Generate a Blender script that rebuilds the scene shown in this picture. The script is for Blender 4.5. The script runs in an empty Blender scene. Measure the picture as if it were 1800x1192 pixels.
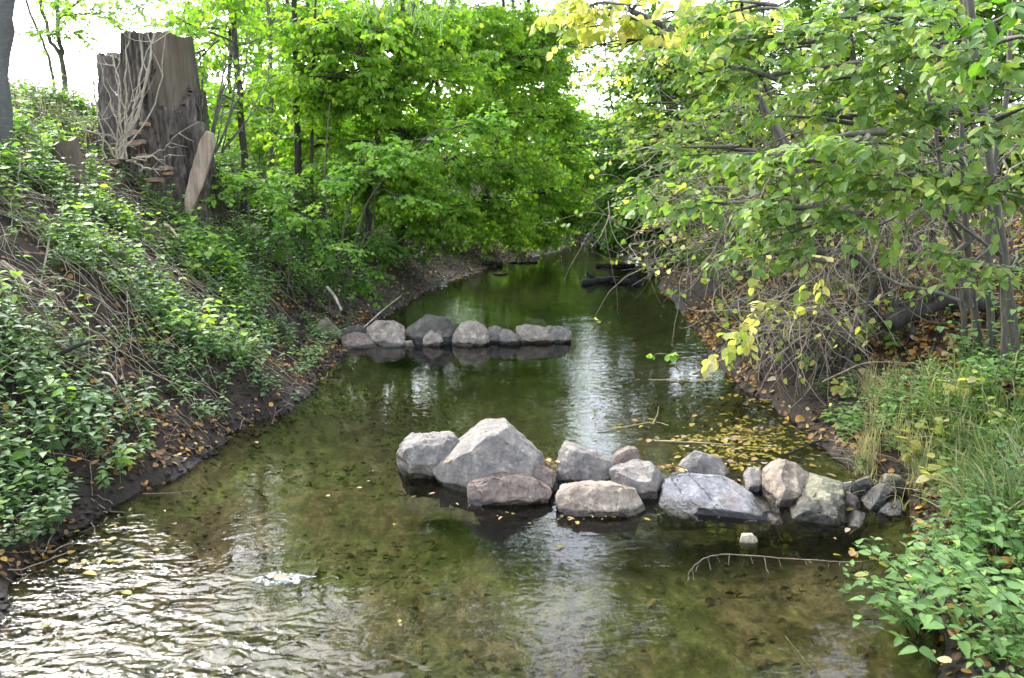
import bpy, bmesh, math, random
import numpy as np
from mathutils import Vector, Matrix
R = math.radians
rng = np.random.default_rng(7)
random.seed(7)
S = bpy.context.scene

# ---------------------------------------------------------------- camera
CAM_H, PITCH, F = 2.0, R(10.8), 1559.0
cam_d = bpy.data.cameras.new('camera')
cam = bpy.data.objects.new('camera', cam_d)
S.collection.objects.link(cam)
cam.location = (0, 0, CAM_H)
cam.rotation_euler = (math.pi / 2 - PITCH, 0, 0)
cam_d.sensor_width = 36
cam_d.lens = F / 1800 * 36
cam_d.clip_start = 0.05
cam_d.clip_end = 1000
cam_d.dof.use_dof = True
cam_d.dof.focus_distance = 6.3
cam_d.dof.aperture_fstop = 4.5
S.camera = cam

# ---------------------------------------------------------------- sky, sun, exposure
SUN_EL, SUN_ROT = R(41), R(-36)
w = bpy.data.worlds.new('World')
S.world = w
w.use_nodes = True
nt = w.node_tree
sky = nt.nodes.new('ShaderNodeTexSky')
sky.sky_type = 'NISHITA'
sky.sun_disc = False
sky.sun_elevation = SUN_EL
sky.sun_rotation = SUN_ROT
sky.air_density = 1.0
sky.dust_density = 2.0
sky.ozone_density = 1.0
bg = nt.nodes['Background']
hsv = nt.nodes.new('ShaderNodeHueSaturation')      # white balance for open shade
hsv.inputs['Saturation'].default_value = .50
nt.links.new(sky.outputs[0], hsv.inputs['Color'])
nt.links.new(hsv.outputs[0], bg.inputs[0])
bg.inputs[1].default_value = 0.15
sd = bpy.data.lights.new('sun', 'SUN')
sd.energy = 0.85
sd.angle = R(13)
sd.color = (1, 0.985, 0.965)
sun = bpy.data.objects.new('sun', sd)
S.collection.objects.link(sun)
sv = Vector((math.sin(SUN_ROT) * math.cos(SUN_EL), math.cos(SUN_ROT) * math.cos(SUN_EL), math.sin(SUN_EL)))
sun.rotation_euler = (-sv).to_track_quat('-Z', 'Y').to_euler()
sun.location = (0, 0, 30)
S.view_settings.view_transform = 'Standard'
S.view_settings.look = 'None'
S.view_settings.gamma = 1
S.view_settings.exposure = 2.75
S.render.engine = 'CYCLES'
S.cycles.use_denoising = True
S.cycles.max_bounces = 7
S.cycles.diffuse_bounces = 4
S.cycles.transmission_bounces = 4
S.cycles.transparent_max_bounces = 8
S.cycles.glossy_bounces = 3

# ---------------------------------------------------------------- pixel -> world helpers (used at design time)
FW = np.array([0, math.cos(PITCH), -math.sin(PITCH)])
UP = np.array([0, math.sin(PITCH), math.cos(PITCH)])
def ray(px, py):
    return FW + np.array([(px - 900) / F, 0, 0]) + UP * ((596 - py) / F)
def at(px, py, Y):
    d = ray(px, py)
    return np.array([0, 0, CAM_H]) + d * (Y / d[1])
def gnd(px, py, z=0.0):
    d = ray(px, py)
    return np.array([0, 0, CAM_H]) + d * ((z - CAM_H) / d[2])

# ---------------------------------------------------------------- numpy noise
def _h(i, j, k):
    n = (i * 374761393 + j * 668265263 + k * 2147483647 * 31 + 1013) & 0xffffffff
    n = ((n ^ (n >> 13)) * 1274126177) & 0xffffffff
    return ((n ^ (n >> 16)) & 0xffff) / 65535.0
def vnoise(p):
    p = np.asarray(p, float)
    i = np.floor(p).astype(np.int64)
    f = p - i
    f = f * f * (3 - 2 * f)
    r = 0
    for a in (0, 1):
        for b in (0, 1):
            for c in (0, 1):
                wt = (f[:, 0] if a else 1 - f[:, 0]) * (f[:, 1] if b else 1 - f[:, 1]) * (f[:, 2] if c else 1 - f[:, 2])
                r = r + wt * _h(i[:, 0] + a, i[:, 1] + b, i[:, 2] + c)
    return r * 2 - 1
def fbm(p, o=4, g=0.5):
    p = np.asarray(p, float)
    s, a = 0, 1
    for q in range(o):
        s = s + a * vnoise(p * (2.03 ** q) + 17.3 * q)
        a *= g
    return s

# ---------------------------------------------------------------- terrain function
LE = [(-30, 1250), (20, 1045), (80, 985), (150, 940), (230, 885), (300, 838), (370, 790), (430, 752), (515, 722), (565, 672), (598, 628),
      (635, 585), (690, 550), (760, 510), (860, 472), (940, 452), (1000, 437), (1030, 424)]
RE = [(1665, 1250), (1630, 1130), (1590, 1030), (1572, 960), (1590, 905), (1580, 862), (1490, 815), (1400, 755), (1340, 705), (1290, 672), (1255, 640), (1230, 590),
      (1190, 545), (1160, 510), (1155, 480), (1135, 452), (1100, 432), (1075, 423)]
def edge(lst):
    g = [gnd(*p) for p in lst]
    Y = [a[1] for a in g]; X = [a[0] for a in g]
    o = np.argsort(Y)
    Y = list(np.array(Y)[o]); X = list(np.array(X)[o])
    return Y, X
YL, XL = edge(LE)
YR, XR = edge(RE)
# beyond the last visible bend the brook turns to the right
YL += [30, 36, 44, 80]; XL += [3.4, 5.2, 9.0, 20]
YR += [30, 36, 44, 80]; XR += [4.9, 7.4, 12., 24]
YL = [-12, 1.5] + YL; XL = [-2.4, -2.35] + XL
YR = [-12, 1.5] + YR; XR = [2.0, 1.9] + XR
def H(x, y, detail=True):
    x = np.asarray(x, float); y = np.asarray(y, float)
    n1 = vnoise(np.stack([x * 0 + 3.1, y * 2.1, y * 0], -1)) * .07 + vnoise(np.stack([x * 0 + 3.1, y * 6.1, y * 0 + 5], -1)) * .035
    dl = np.interp(y, YL, XL) - x + n1
    dr = x - np.interp(y, YR, XR) + n1[::1] * .8
    far = np.clip((y - 12) / 6, 0, 1)
    zl = np.interp(dl, [-1.2, -.5, -.15, 0, .12, .45, .9, 1.6, 2.4, 3.2, 4.2, 6, 12, 60], [-.34, -.24, -.10, -.02, .07, .22, .52, 1.02, 1.62, 2.25, 2.8, 3.05, 3.2, 3.3])
    zf = np.interp(dl, [-1.2, -.5, 0, .5, 1.2, 2.2, 3.2, 5, 8, 60], [-.34, -.24, -.02, .12, .40, .95, 1.5, 2.1, 2.6, 3.0])
    zl = zl * (1 - far) + zf * far
    zr = np.interp(dr, [-1.2, -.4, -.1, 0, .15, .4, .9, 2, 3, 5, 8, 60], [-.34, -.22, -.08, -.02, .09, .22, .44, .9, 1.35, 2.1, 2.6, 2.9])
    z = np.maximum(zl, zr)
    bank = np.clip(z * 3 + .1, 0, 1)
    p = np.stack([x, y, x * 0], -1)
    z = z + bank * (fbm(p * .9, 3) * .10 + fbm(p * 5 + 9, 3) * .032 + fbm(p * 17 + 3, 2) * .013)
    z = z + (1 - bank) * fbm(p * 3, 3) * .025
    return z
def hz(x, y):
    return float(H(np.array([x]), np.array([y]))[0])
def foot(px, Y):
    x = (px - 900) / F * (Y * math.cos(PITCH))
    for _ in range(4):
        z = hz(x, Y)
        depth = Y * math.cos(PITCH) + (CAM_H - z) * math.sin(PITCH)
        x = (px - 900) / F * depth
    return np.array([x, Y, hz(x, Y)])

# ---------------------------------------------------------------- materials
def new_mat(name):
    m = bpy.data.materials.new(name)
    m.use_nodes = True
    t = m.node_tree
    return m, t, t.nodes['Principled BSDF'], t.nodes['Material Output']
def N(t, typ, **kw):
    n = t.nodes.new(typ)
    for k, v in kw.items():
        setattr(n, k, v)
    return n
def ramp(t, stops, fac=None):
    r = N(t, 'ShaderNodeValToRGB')
    e = r.color_ramp.elements
    while len(e) < len(stops): e.new(0.5)
    for i, (p, c) in enumerate(stops):
        e[i].position = p
        e[i].color = (*c, 1)
    if fac is not None: t.links.new(fac, r.inputs[0])
    return r
def noise(t, scale, detail=6, rough=.55, vec=None, dist=0):
    n = N(t, 'ShaderNodeTexNoise')
    n.inputs['Scale'].default_value = scale
    n.inputs['Detail'].default_value = detail
    n.inputs['Roughness'].default_value = rough
    n.inputs['Distortion'].default_value = dist
    if vec is not None: t.links.new(vec, n.inputs['Vector'])
    return n
def mapping(t, scale, src='Object', rot=(0, 0, 0)):
    c = N(t, 'ShaderNodeTexCoord')
    mp = N(t, 'ShaderNodeMapping')
    mp.inputs['Scale'].default_value = scale
    mp.inputs['Rotation'].default_value = rot
    t.links.new(c.outputs[src], mp.inputs[0])
    return mp.outputs[0]
def mix(t, a, b, fac, blend='MIX'):
    m = N(t, 'ShaderNodeMix', data_type='RGBA', blend_type=blend)
    for sock, v in ((m.inputs[6], a), (m.inputs[7], b), (m.inputs[0], fac)):
        if hasattr(v, 'links'): t.links.new(v, sock)
        elif isinstance(v, (int, float)): sock.default_value = v
        else: sock.default_value = (*v, 1)
    return m.outputs[2]
def math_(t, op, a, b=0.0, clamp=False):
    m = N(t, 'ShaderNodeMath', operation=op, use_clamp=clamp)
    for s_, v in ((m.inputs[0], a), (m.inputs[1], b)):
        if hasattr(v, 'links'): t.links.new(v, s_)
        else: s_.default_value = v
    return m.outputs[0]
def bump(t, h, strength, dist=.02, normal=None):
    b = N(t, 'ShaderNodeBump')
    b.inputs['Strength'].default_value = strength
    b.inputs['Distance'].default_value = dist
    t.links.new(h, b.inputs['Height'])
    if normal is not None: t.links.new(normal, b.inputs['Normal'])
    return b.outputs[0]

def leaf_mat(name, stops, trans=.45, gain=1.7, rough=.42, edgec=None, rib=(.35, .45, .15)):
    m, t, p, o = new_mat(name)
    a = N(t, 'ShaderNodeAttribute', attribute_name='tint')
    c = ramp(t, stops, a.outputs['Fac']).outputs[0]
    e = N(t, 'ShaderNodeAttribute', attribute_name='edge')
    if edgec is not None:
        amt = N(t, 'ShaderNodeAttribute', attribute_name='age')
        thr = math_(t, 'MULTIPLY', math_(t, 'SUBTRACT', e.outputs['Fac'], math_(t, 'SUBTRACT', 1.0, amt.outputs['Fac'])), 4.0, True)
        c = mix(t, c, edgec, thr)
    ribf = math_(t, 'MULTIPLY', math_(t, 'SUBTRACT', .10, e.outputs['Fac']), 6.0, True)
    c = mix(t, c, mix(t, c, rib, .5), ribf)
    nz = noise(t, 60, 2)
    c = mix(t, c, mix(t, c, (0.55, 0.6, 0.45), 1.0, 'MULTIPLY'), nz.outputs[0])
    t.links.new(c, p.inputs['Base Color'])
    p.inputs['Roughness'].default_value = rough + .1
    p.inputs['Specular IOR Level'].default_value = .22
    tr = N(t, 'ShaderNodeBsdfTranslucent')
    tc = mix(t, c, (gain * 1.1, gain * 1.25, gain * .5), 1.0, 'MULTIPLY')
    t.links.new(tc, tr.inputs[0])
    ms = N(t, 'ShaderNodeMixShader')
    ms.inputs[0].default_value = trans
    t.links.new(p.outputs[0], ms.inputs[1])
    t.links.new(tr.outputs[0], ms.inputs[2])
    t.links.new(ms.outputs[0], o.inputs[0])
    return m

M = {}
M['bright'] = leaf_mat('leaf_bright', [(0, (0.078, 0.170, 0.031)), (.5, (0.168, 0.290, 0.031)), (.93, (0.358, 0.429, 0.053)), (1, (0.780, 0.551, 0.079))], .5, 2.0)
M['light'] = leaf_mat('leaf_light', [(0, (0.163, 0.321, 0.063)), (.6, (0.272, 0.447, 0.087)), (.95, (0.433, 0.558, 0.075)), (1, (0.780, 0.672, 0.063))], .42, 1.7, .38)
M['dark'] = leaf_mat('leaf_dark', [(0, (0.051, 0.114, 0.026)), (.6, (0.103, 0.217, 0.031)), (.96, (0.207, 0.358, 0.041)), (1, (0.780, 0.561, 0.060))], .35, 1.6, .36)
M['hazel'] = leaf_mat('leaf_hazel', [(0, (.085, .155, .05)), (.42, (.165, .27, .075)), (.74, (.27, .37, .09)), (.87, (.50, .50, .12)), (1, (.74, .63, .18))], .4, 1.5, .4,
                      edgec=(.34, .30, .05))
M['litter_wet'] = leaf_mat('leaf_sunken', [(0, (.03, .02, .012)), (.5, (.11, .07, .03)), (1, (.24, .18, .07))], .1, 1.0, .5)
M['yellow'] = leaf_mat('leaf_yellow', [(0, (0.167, 0.286, 0.082)), (.35, (0.410, 0.442, 0.136)), (.7, (0.706, 0.585, 0.245)), (1, (0.741, 0.650, 0.598))], .5, 1.6, .45)
M['herb'] = leaf_mat('leaf_herb', [(0, (0.070, 0.133, 0.066)), (.5, (0.139, 0.231, 0.105)), (.85, (0.230, 0.355, 0.116)), (1, (0.552, 0.532, 0.140))], .3, 1.5, .42)
M['nettle'] = leaf_mat('leaf_nettle', [(0, (0.091, 0.176, 0.064)), (.6, (0.182, 0.311, 0.110)), (1, (0.304, 0.447, 0.127))], .33, 1.5, .4, rib=(0.115, 0.224, 0.072))
M['grass'] = leaf_mat('grass_blade', [(0, (0.117, 0.200, 0.081)), (.5, (0.221, 0.312, 0.121)), (.68, (0.338, 0.388, 0.149)), (.78, (0.520, 0.463, 0.324)), (1, (0.546, 0.450, 0.338))], .3, 1.2, .45, rib=(0.260, 0.375, 0.135))
M['litter'] = leaf_mat('leaf_litter', [(0, (0.062, 0.035, 0.021)), (.25, (0.173, 0.090, 0.043)), (.5, (0.334, 0.179, 0.080)), (.7, (0.518, 0.262, 0.064)), (.85, (0.616, 0.357, 0.075)), (1, (0.616, 0.511, 0.319))], .12, 1.1, .5, rib=(0.435, 0.280, 0.125))
M['floatleaf'] = leaf_mat('leaf_floating', [(0, (0.075, 0.053, 0.018)), (.35, (0.210, 0.195, 0.027)), (.7, (0.375, 0.270, 0.036)), (.9, (0.375, 0.210, 0.108)), (1, (0.413, 0.375, 0.315))], .12, 1.1, .35, rib=(.4, .35, .1))
M['willow'] = leaf_mat('leaf_willow', [(0, (.12, .20, .11)), (.7, (.22, .30, .17)), (1, (.35, .36, .06))], .35, 1.4)

def bark_mat(name, c1, c2, c3, sc=(1, 1, .18), bs=.6, fine=26):
    m, t, p, o = new_mat(name)
    v = mapping(t, sc)
    a = noise(t, fine, 8, .65, v, .3)
    b = noise(t, 4, 4, .6)
    c = ramp(t, [(.3, c1), (.55, c2), (.75, c3)], a.outputs[0]).outputs[0]
    c = mix(t, c, mix(t, c, (.55, .62, .5), 1, 'MULTIPLY'), ramp(t, [(.4, (0, 0, 0)), (.7, (1, 1, 1))], b.outputs[0]).outputs[0])
    t.links.new(c, p.inputs['Base Color'])
    p.inputs['Roughness'].default_value = .85
    t.links.new(bump(t, a.outputs[0], bs, .01), p.inputs['Normal'])
    return m
M['trunk'] = bark_mat('bark_grey', (0.047, 0.040, 0.033), (0.112, 0.099, 0.081), (0.206, 0.189, 0.153))
M['trunkd'] = bark_mat('bark_dark', (.018, .015, .012), (.045, .038, .03), (.09, .08, .065))
M['smooth'] = bark_mat('bark_smooth', (0.060, 0.058, 0.055), (0.090, 0.087, 0.083), (0.132, 0.128, 0.118), (3, 3, 8), .2, 6)
M['deadtwig'] = bark_mat('dead_twig', (0.216, 0.172, 0.128), (0.392, 0.330, 0.256), (0.540, 0.475, 0.397), (1, 1, 1), .3)
M['deaddark'] = bark_mat('dead_twig_brown', (0.119, 0.083, 0.060), (0.255, 0.192, 0.143), (0.425, 0.336, 0.262), (1, 1, 1), .3)
M['stalk'] = bark_mat('dry_stalk', (.20, .16, .09), (.34, .29, .18), (.46, .42, .28), (1, 1, 1), .3)
M['greenstem'] = bark_mat('green_stem', (.05, .09, .03), (.12, .15, .06), (.20, .20, .10), (1, 1, 1), .2)
M['stumpbark'] = bark_mat('stump_bark', (0.019, 0.013, 0.010), (0.105, 0.080, 0.066), (0.248, 0.205, 0.182), (1, 1, .22), 1.0, 18)
M['stumpwood'] = bark_mat('bare_stump_wood', (0.056, 0.036, 0.022), (0.124, 0.092, 0.064), (0.167, 0.139, 0.105), (1, 1, .06), .4, 9)
M['palewood'] = bark_mat('split_wood', (.22, .15, .11), (.38, .28, .21), (.48, .38, .30), (1.5, 1.5, .07), .35, 14)
M['fungus'] = bark_mat('bracket_fungus', (.16, .10, .07), (.30, .19, .13), (.45, .33, .24), (1, 1, 3), .3, 12)
M['blackwood'] = bark_mat('wet_black_wood', (.006, .006, .005), (.013, .012, .011), (.03, .028, .025), (1, 1, 1), .9, 14)

def rock_mat(name, c1, c2, c3, wet=.045):
    m, t, p, o = new_mat(name)
    v = mapping(t, (1, 1, 1))
    a = noise(t, 7.0, 10, .70, v, .25)
    b = noise(t, 42, 6, .7, v)
    s = noise(t, 2.2, 3, .5, v)
    vo = N(t, 'ShaderNodeTexVoronoi', feature='DISTANCE_TO_EDGE')
    vo.inputs['Scale'].default_value = 3.0
    wv = noise(t, 4, 4, .6, v)
    mv = N(t, 'ShaderNodeVectorMath', operation='ADD')
    t.links.new(v, mv.inputs[0]); t.links.new(wv.outputs['Color'], mv.inputs[1])
    t.links.new(mv.outputs[0], vo.inputs['Vector'])
    c = ramp(t, [(.33, c1), (.5, c2), (.66, c3)], a.outputs[0]).outputs[0]
    li = noise(t, 13, 6, .7, v, .4)
    c = mix(t, c, mix(t, c, (1.45, 1.45, 1.38), 1, 'MULTIPLY'), ramp(t, [(.55, (0, 0, 0)), (.62, (1, 1, 1))], li.outputs[0]).outputs[0])
    c = mix(t, c, mix(t, c, (1.5, 1.47, 1.4), 1, 'MULTIPLY'), ramp(t, [(.52, (0, 0, 0)), (.66, (1, 1, 1))], b.outputs[0]).outputs[0])
    c = mix(t, c, mix(t, c, (.42, .38, .36), 1, 'MULTIPLY'), ramp(t, [(.30, (1, 1, 1)), (.42, (0, 0, 0))], b.outputs[0]).outputs[0])
    c = mix(t, c, (.13, .075, .06), ramp(t, [(.63, (0, 0, 0)), (.69, (.7, .7, .7))], s.outputs[0]).outputs[0])
    crack = ramp(t, [(0, (1, 1, 1)), (.012, (0, 0, 0))], vo.outputs[0]).outputs[0]
    c = mix(t, c, (.05, .045, .04), math_(t, 'MULTIPLY', crack, .10))
    g = N(t, 'ShaderNodeNewGeometry')
    sx = N(t, 'ShaderNodeSeparateXYZ')
    t.links.new(g.outputs['Position'], sx.inputs[0])
    wn = noise(t, 7, 3, .5, g.outputs['Position'])
    zz = math_(t, 'SUBTRACT', sx.outputs[2], math_(t, 'MULTIPLY', math_(t, 'SUBTRACT', wn.outputs[0], .5), .07))
    wetf = math_(t, 'MULTIPLY', math_(t, 'SUBTRACT', wet, zz), 60, True)
    c = mix(t, c, mix(t, c, (.17, .165, .16), 1, 'MULTIPLY'), wetf)
    t.links.new(c, p.inputs['Base Color'])
    t.links.new(mix(t, (.82,) * 3, (.22,) * 3, wetf), p.inputs['Roughness'])
    n1 = bump(t, a.outputs[0], .5, .03)
    t.links.new(bump(t, b.outputs[0], .8, .014, n1), p.inputs['Normal'])
    return m
M['rock_grey'] = rock_mat('stone_grey', (0.110, 0.099, 0.094), (0.183, 0.164, 0.147), (0.256, 0.223, 0.188))
M['rock_blue'] = rock_mat('stone_blue_grey', (0.110, 0.112, 0.124), (0.164, 0.164, 0.177), (0.227, 0.221, 0.218), .06)
M['rock_tan'] = rock_mat('stone_tan', (0.161, 0.125, 0.094), (0.264, 0.211, 0.159), (0.344, 0.289, 0.227))
M['rock_red'] = rock_mat('stone_reddish', (0.104, 0.073, 0.057), (0.166, 0.126, 0.102), (0.222, 0.183, 0.153))
M['rock_dark'] = rock_mat('stone_dark', (0.045, 0.040, 0.033), (0.083, 0.076, 0.063), (0.146, 0.131, 0.108), .09)
M['rock_pink'] = rock_mat('stone_pinkish', (0.161, 0.127, 0.106), (0.249, 0.207, 0.172), (0.310, 0.271, 0.222))
M['rock_moss'] = rock_mat('stone_mossy', (0.095, 0.099, 0.057), (0.175, 0.164, 0.108), (0.264, 0.243, 0.171), .10)

M['rock_white'] = rock_mat('stone_white', (0.228, 0.194, 0.137), (0.330, 0.286, 0.206), (0.396, 0.346, 0.257), .012)
# ground
m, t, p, o = new_mat('bank_soil'); M['soil'] = m
v = mapping(t, (1, 1, 1))
a = noise(t, 3, 8, .6, v); b = noise(t, 15, 10, .78, v); c3 = noise(t, 110, 4, .6, v)
c = ramp(t, [(.3, (.008, .005, .003)), (.5, (.034, .021, .012)), (.7, (.088, .058, .034))], b.outputs[0]).outputs[0]
c = mix(t, c, (.085, .062, .042), ramp(t, [(.5, (0, 0, 0)), (.75, (.5, .5, .5))], a.outputs[0]).outputs[0])
c = mix(t, c, (.13, .115, .095), ramp(t, [(.66, (0, 0, 0)), (.72, (.8, .8, .8))], c3.outputs[0]).outputs[0])
g = N(t, 'ShaderNodeNewGeometry'); sx = N(t, 'ShaderNodeSeparateXYZ'); t.links.new(g.outputs['Position'], sx.inputs[0])
wet = math_(t, 'MULTIPLY', math_(t, 'SUBTRACT', .10, sx.outputs[2]), 9, True)
c = mix(t, c, mix(t, c, (.45, .43, .42), 1, 'MULTIPLY'), wet)
# the brook's bed: silt, algae and small pebbles below the waterline
vb = mapping(t, (1, .45, 1))
ba = noise(t, 1.6, 6, .6, vb, .25); bb = noise(t, 10, 10, .8, vb, .15); bv = N(t, 'ShaderNodeTexVoronoi'); bv.inputs['Scale'].default_value = 15
t.links.new(mapping(t, (1, .8, 1)), bv.inputs['Vector'])
bed = ramp(t, [(.36, (.05, .036, .022)), (.48, (.16, .125, .075)), (.60, (.36, .29, .19))], bb.outputs[0]).outputs[0]
alg = ramp(t, [(.35, (.035, .038, .014)), (.50, (.14, .155, .055)), (.64, (.32, .33, .14))], bb.outputs[0]).outputs[0]
bed = mix(t, bed, alg, ramp(t, [(.42, (0, 0, 0)), (.56, (1, 1, 1))], ba.outputs[0]).outputs[0])
peb = mix(t, bed, bv.outputs['Color'], .0)
pf = ramp(t, [(.12, (1, 1, 1)), (.2, (0, 0, 0))], bv.outputs['Distance']).outputs[0]
bed = mix(t, bed, mix(t, bed, (2.0, 1.8, 1.6), 1, 'MULTIPLY'), math_(t, 'MULTIPLY', pf, .55))
refl_tint = math_(t, 'MULTIPLY', math_(t, 'SUBTRACT', sx.outputs[1], 5.4), .5, True)
bed = mix(t, bed, mix(t, bed, (.40, .48, .30), 1, 'MULTIPLY'), refl_tint)  # bed colour darkened and greened upstream, standing in for the mirrored foliage
und = math_(t, 'MULTIPLY', math_(t, 'SUBTRACT', -.01, sx.outputs[2]), 40, True)
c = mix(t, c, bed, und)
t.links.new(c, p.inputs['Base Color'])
t.links.new(mix(t, (.92,) * 3, (.42,) * 3, wet), p.inputs['Roughness'])
t.links.new(bump(t, b.outputs[0], 1.0, .05), p.inputs['Normal'])

# water: fresnel mirror over clear tinted water
m, t, p, o = new_mat('stream_water'); M['water'] = m
t.nodes.remove(p)
gl = N(t, 'ShaderNodeBsdfGlossy'); gl.inputs['Roughness'].default_value = .02
tp = N(t, 'ShaderNodeBsdfTransparent'); tp.inputs[0].default_value = (.80, .79, .63, 1)
fr = N(t, 'ShaderNodeFresnel'); fr.inputs[0].default_value = 1.333
ms = N(t, 'ShaderNodeMixShader')
geo = N(t, 'ShaderNodeNewGeometry'); sp = N(t, 'ShaderNodeSeparateXYZ'); t.links.new(geo.outputs['Position'], sp.inputs[0])
X, Yc = sp.outputs[0], sp.outputs[1]
w1 = noise(t, 3.4, 1, .5, mapping(t, (1, 1.9, 1)), 1.0)
w2 = noise(t, 9.5, 1.5, .5, mapping(t, (1, 1.35, 1), rot=(0, 0, .5)), 1.4)
w3 = noise(t, 34, 2, .5, mapping(t, (1, 2.2, 1), rot=(0, 0, -.2)), .6)
calm = noise(t, .55, 3, .5, mapping(t, (1, 1, 1)))
# riffle mask: fast broken water in front of and left of the stones, a current line down the middle, still pools elsewhere
rf = math_(t, 'MULTIPLY', math_(t, 'SUBTRACT', 3.6, math_(t, 'ADD', Yc, math_(t, 'MULTIPLY', math_(t, 'ADD', X, .6), .9))), .85, True)
gate = noise(t, 1.7, 3, .6, mapping(t, (1, 1.6, 1)))
rf = math_(t, 'MULTIPLY', rf, math_(t, 'ADD', .35, ramp(t, [(.42, (0, 0, 0)), (.6, (1, 1, 1))], gate.outputs[0]).outputs[0]))
cur = math_(t, 'SUBTRACT', 1.0, math_(t, 'MULTIPLY', math_(t, 'ABSOLUTE', math_(t, 'SUBTRACT', X, math_(t, 'MULTIPLY', Yc, .085))), 1.4), True)
base = math_(t, 'ADD', .020, math_(t, 'MULTIPLY', ramp(t, [(.4, (0, 0, 0)), (.7, (1, 1, 1))], calm.outputs[0]).outputs[0], .05))
amp = math_(t, 'ADD', base, math_(t, 'ADD', math_(t, 'MULTIPLY', rf, .85), math_(t, 'MULTIPLY', cur, .018)))
hh = math_(t, 'ADD', math_(t, 'MULTIPLY', w1.outputs[0], 1.4), math_(t, 'ADD', math_(t, 'MULTIPLY', w2.outputs[0], .85), math_(t, 'MULTIPLY', w3.outputs[0], .03)))
bn = N(t, 'ShaderNodeBump'); bn.inputs['Distance'].default_value = .04
t.links.new(hh, bn.inputs['Height']); t.links.new(math_(t, 'MULTIPLY', amp, .85), bn.inputs['Strength'])
for n_ in (gl, fr): t.links.new(bn.outputs[0], n_.inputs['Normal'])
t.links.new(fr.outputs[0], ms.inputs[0]); t.links.new(tp.outputs[0], ms.inputs[1]); t.links.new(gl.outputs[0], ms.inputs[2])
t.links.new(ms.outputs[0], o.inputs[0])

# white water glint put into the colour, with patchy alpha
m, t, p, o = new_mat('painted_glint'); M['painted_glint'] = m
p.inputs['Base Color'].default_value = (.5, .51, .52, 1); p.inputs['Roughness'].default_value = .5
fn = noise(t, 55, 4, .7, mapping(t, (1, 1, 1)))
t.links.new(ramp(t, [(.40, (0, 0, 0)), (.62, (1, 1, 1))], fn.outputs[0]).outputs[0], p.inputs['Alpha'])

# ---------------------------------------------------------------- mesh helpers
class MB:
    def __init__(s): s.v = []; s.f = []; s.n = 0; s.mats = []
    def add(s, verts, faces, mat, tint=None, edge=None, age=None, smooth=True):
        """verts (V,3); faces int array (F,k)"""
        verts = np.asarray(verts, np.float32).reshape(-1, 3)
        faces = np.asarray(faces, np.int64)
        if mat not in s.mats: s.mats.append(mat)
        V = len(verts)
        z = lambda a: np.zeros(V, np.float32) if a is None else np.asarray(a, np.float32)
        s.v.append((verts, z(tint), z(edge), z(age)))
        s.f.append((faces + s.n, s.mats.index(mat), smooth))
        s.n += V
        return s
    def build(s, name, parent=None, local=None):
        me = bpy.data.meshes.new(name)
        V = np.concatenate([a[0] for a in s.v])
        if local is not None: V = V - np.asarray(local, np.float32)
        loops = np.concatenate([f[0].ravel() for f in s.f])
        tot = np.concatenate([np.full(len(f[0]), f[0].shape[1]) for f in s.f])
        mi = np.concatenate([np.full(len(f[0]), f[1]) for f in s.f])
        sm = np.concatenate([np.full(len(f[0]), f[2]) for f in s.f])
        me.vertices.add(len(V)); me.vertices.foreach_set('co', V.ravel())
        me.loops.add(len(loops)); me.loops.foreach_set('vertex_index', loops.astype(np.int32))
        me.polygons.add(len(tot))
        me.polygons.foreach_set('loop_start', (np.cumsum(tot) - tot).astype(np.int32))
        me.polygons.foreach_set('loop_total', tot.astype(np.int32))
        me.polygons.foreach_set('material_index', mi.astype(np.int32))
        me.polygons.foreach_set('use_smooth', sm)
        for i, nm in enumerate(('tint', 'edge', 'age')):
            a = me.attributes.new(nm, 'FLOAT', 'POINT')
            a.data.foreach_set('value', np.concatenate([q[i + 1] for q in s.v]))
        for k in s.mats: me.materials.append(M[k])
        me.update(calc_edges=True)
        o = bpy.data.objects.new(name, me)
        S.collection.objects.link(o)
        if parent is not None: o.parent = parent
        return o
def tag(o, label=None, cat=None, group=None, kind=None):
    if label: o['label'] = label
    if cat: o['category'] = cat
    if group: o['group'] = group
    if kind: o['kind'] = kind
    return o
def empty(name, loc, label, cat, group=None):
    o = bpy.data.objects.new(name, None)
    o.location = loc
    o.empty_display_size = .2
    S.collection.objects.link(o)
    return tag(o, label, cat, group)
def unit(v):
    return v / np.maximum(np.linalg.norm(v, axis=-1, keepdims=True), 1e-9)
def tubes(P, Rr, sides=4, cap=False):
    P = np.asarray(P, float); Rr = np.asarray(Rr, float)
    n, K, _ = P.shape
    T = unit(np.gradient(P, axis=1))
    m_ = unit(P[:, -1] - P[:, 0])
    ref = np.where(np.abs(m_[:, 2:3]) > .8, np.array([[1., .13, 0]]), np.array([[0, .07, 1.]]))[:, None, :] * np.ones((1, K, 1))
    U = unit(np.cross(T, ref)); W = np.cross(T, U)
    th = np.arange(sides) * 2 * math.pi / sides
    v = P[:, :, None] + Rr[:, :, None, None] * (np.cos(th)[None, None, :, None] * U[:, :, None] + np.sin(th)[None, None, :, None] * W[:, :, None])
    b = (np.arange(n) * K * sides)[:, None, None]
    k = np.arange(K - 1)[None, :, None] * sides
    s = np.arange(sides)[None, None, :]; s2 = (s + 1) % sides
    f = np.stack([b + k + s, b + k + s2, b + k + sides + s2, b + k + sides + s], -1).reshape(-1, 4)
    return v.reshape(-1, 3), f
def add_tubes(mb, P, Rr, sides, mat, tint=None):
    v, f = tubes(P, Rr, sides)
    mb.add(v, f, mat)
    P = np.asarray(P)
    if sides >= 6:   # close the ends
        n, K, _ = P.shape
        for i in range(n):
            for e in (0, K - 1):
                idx = (i * K + e) * sides + np.arange(sides)
                mb.add(v[idx], np.arange(sides)[None], mat, smooth=False)
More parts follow.
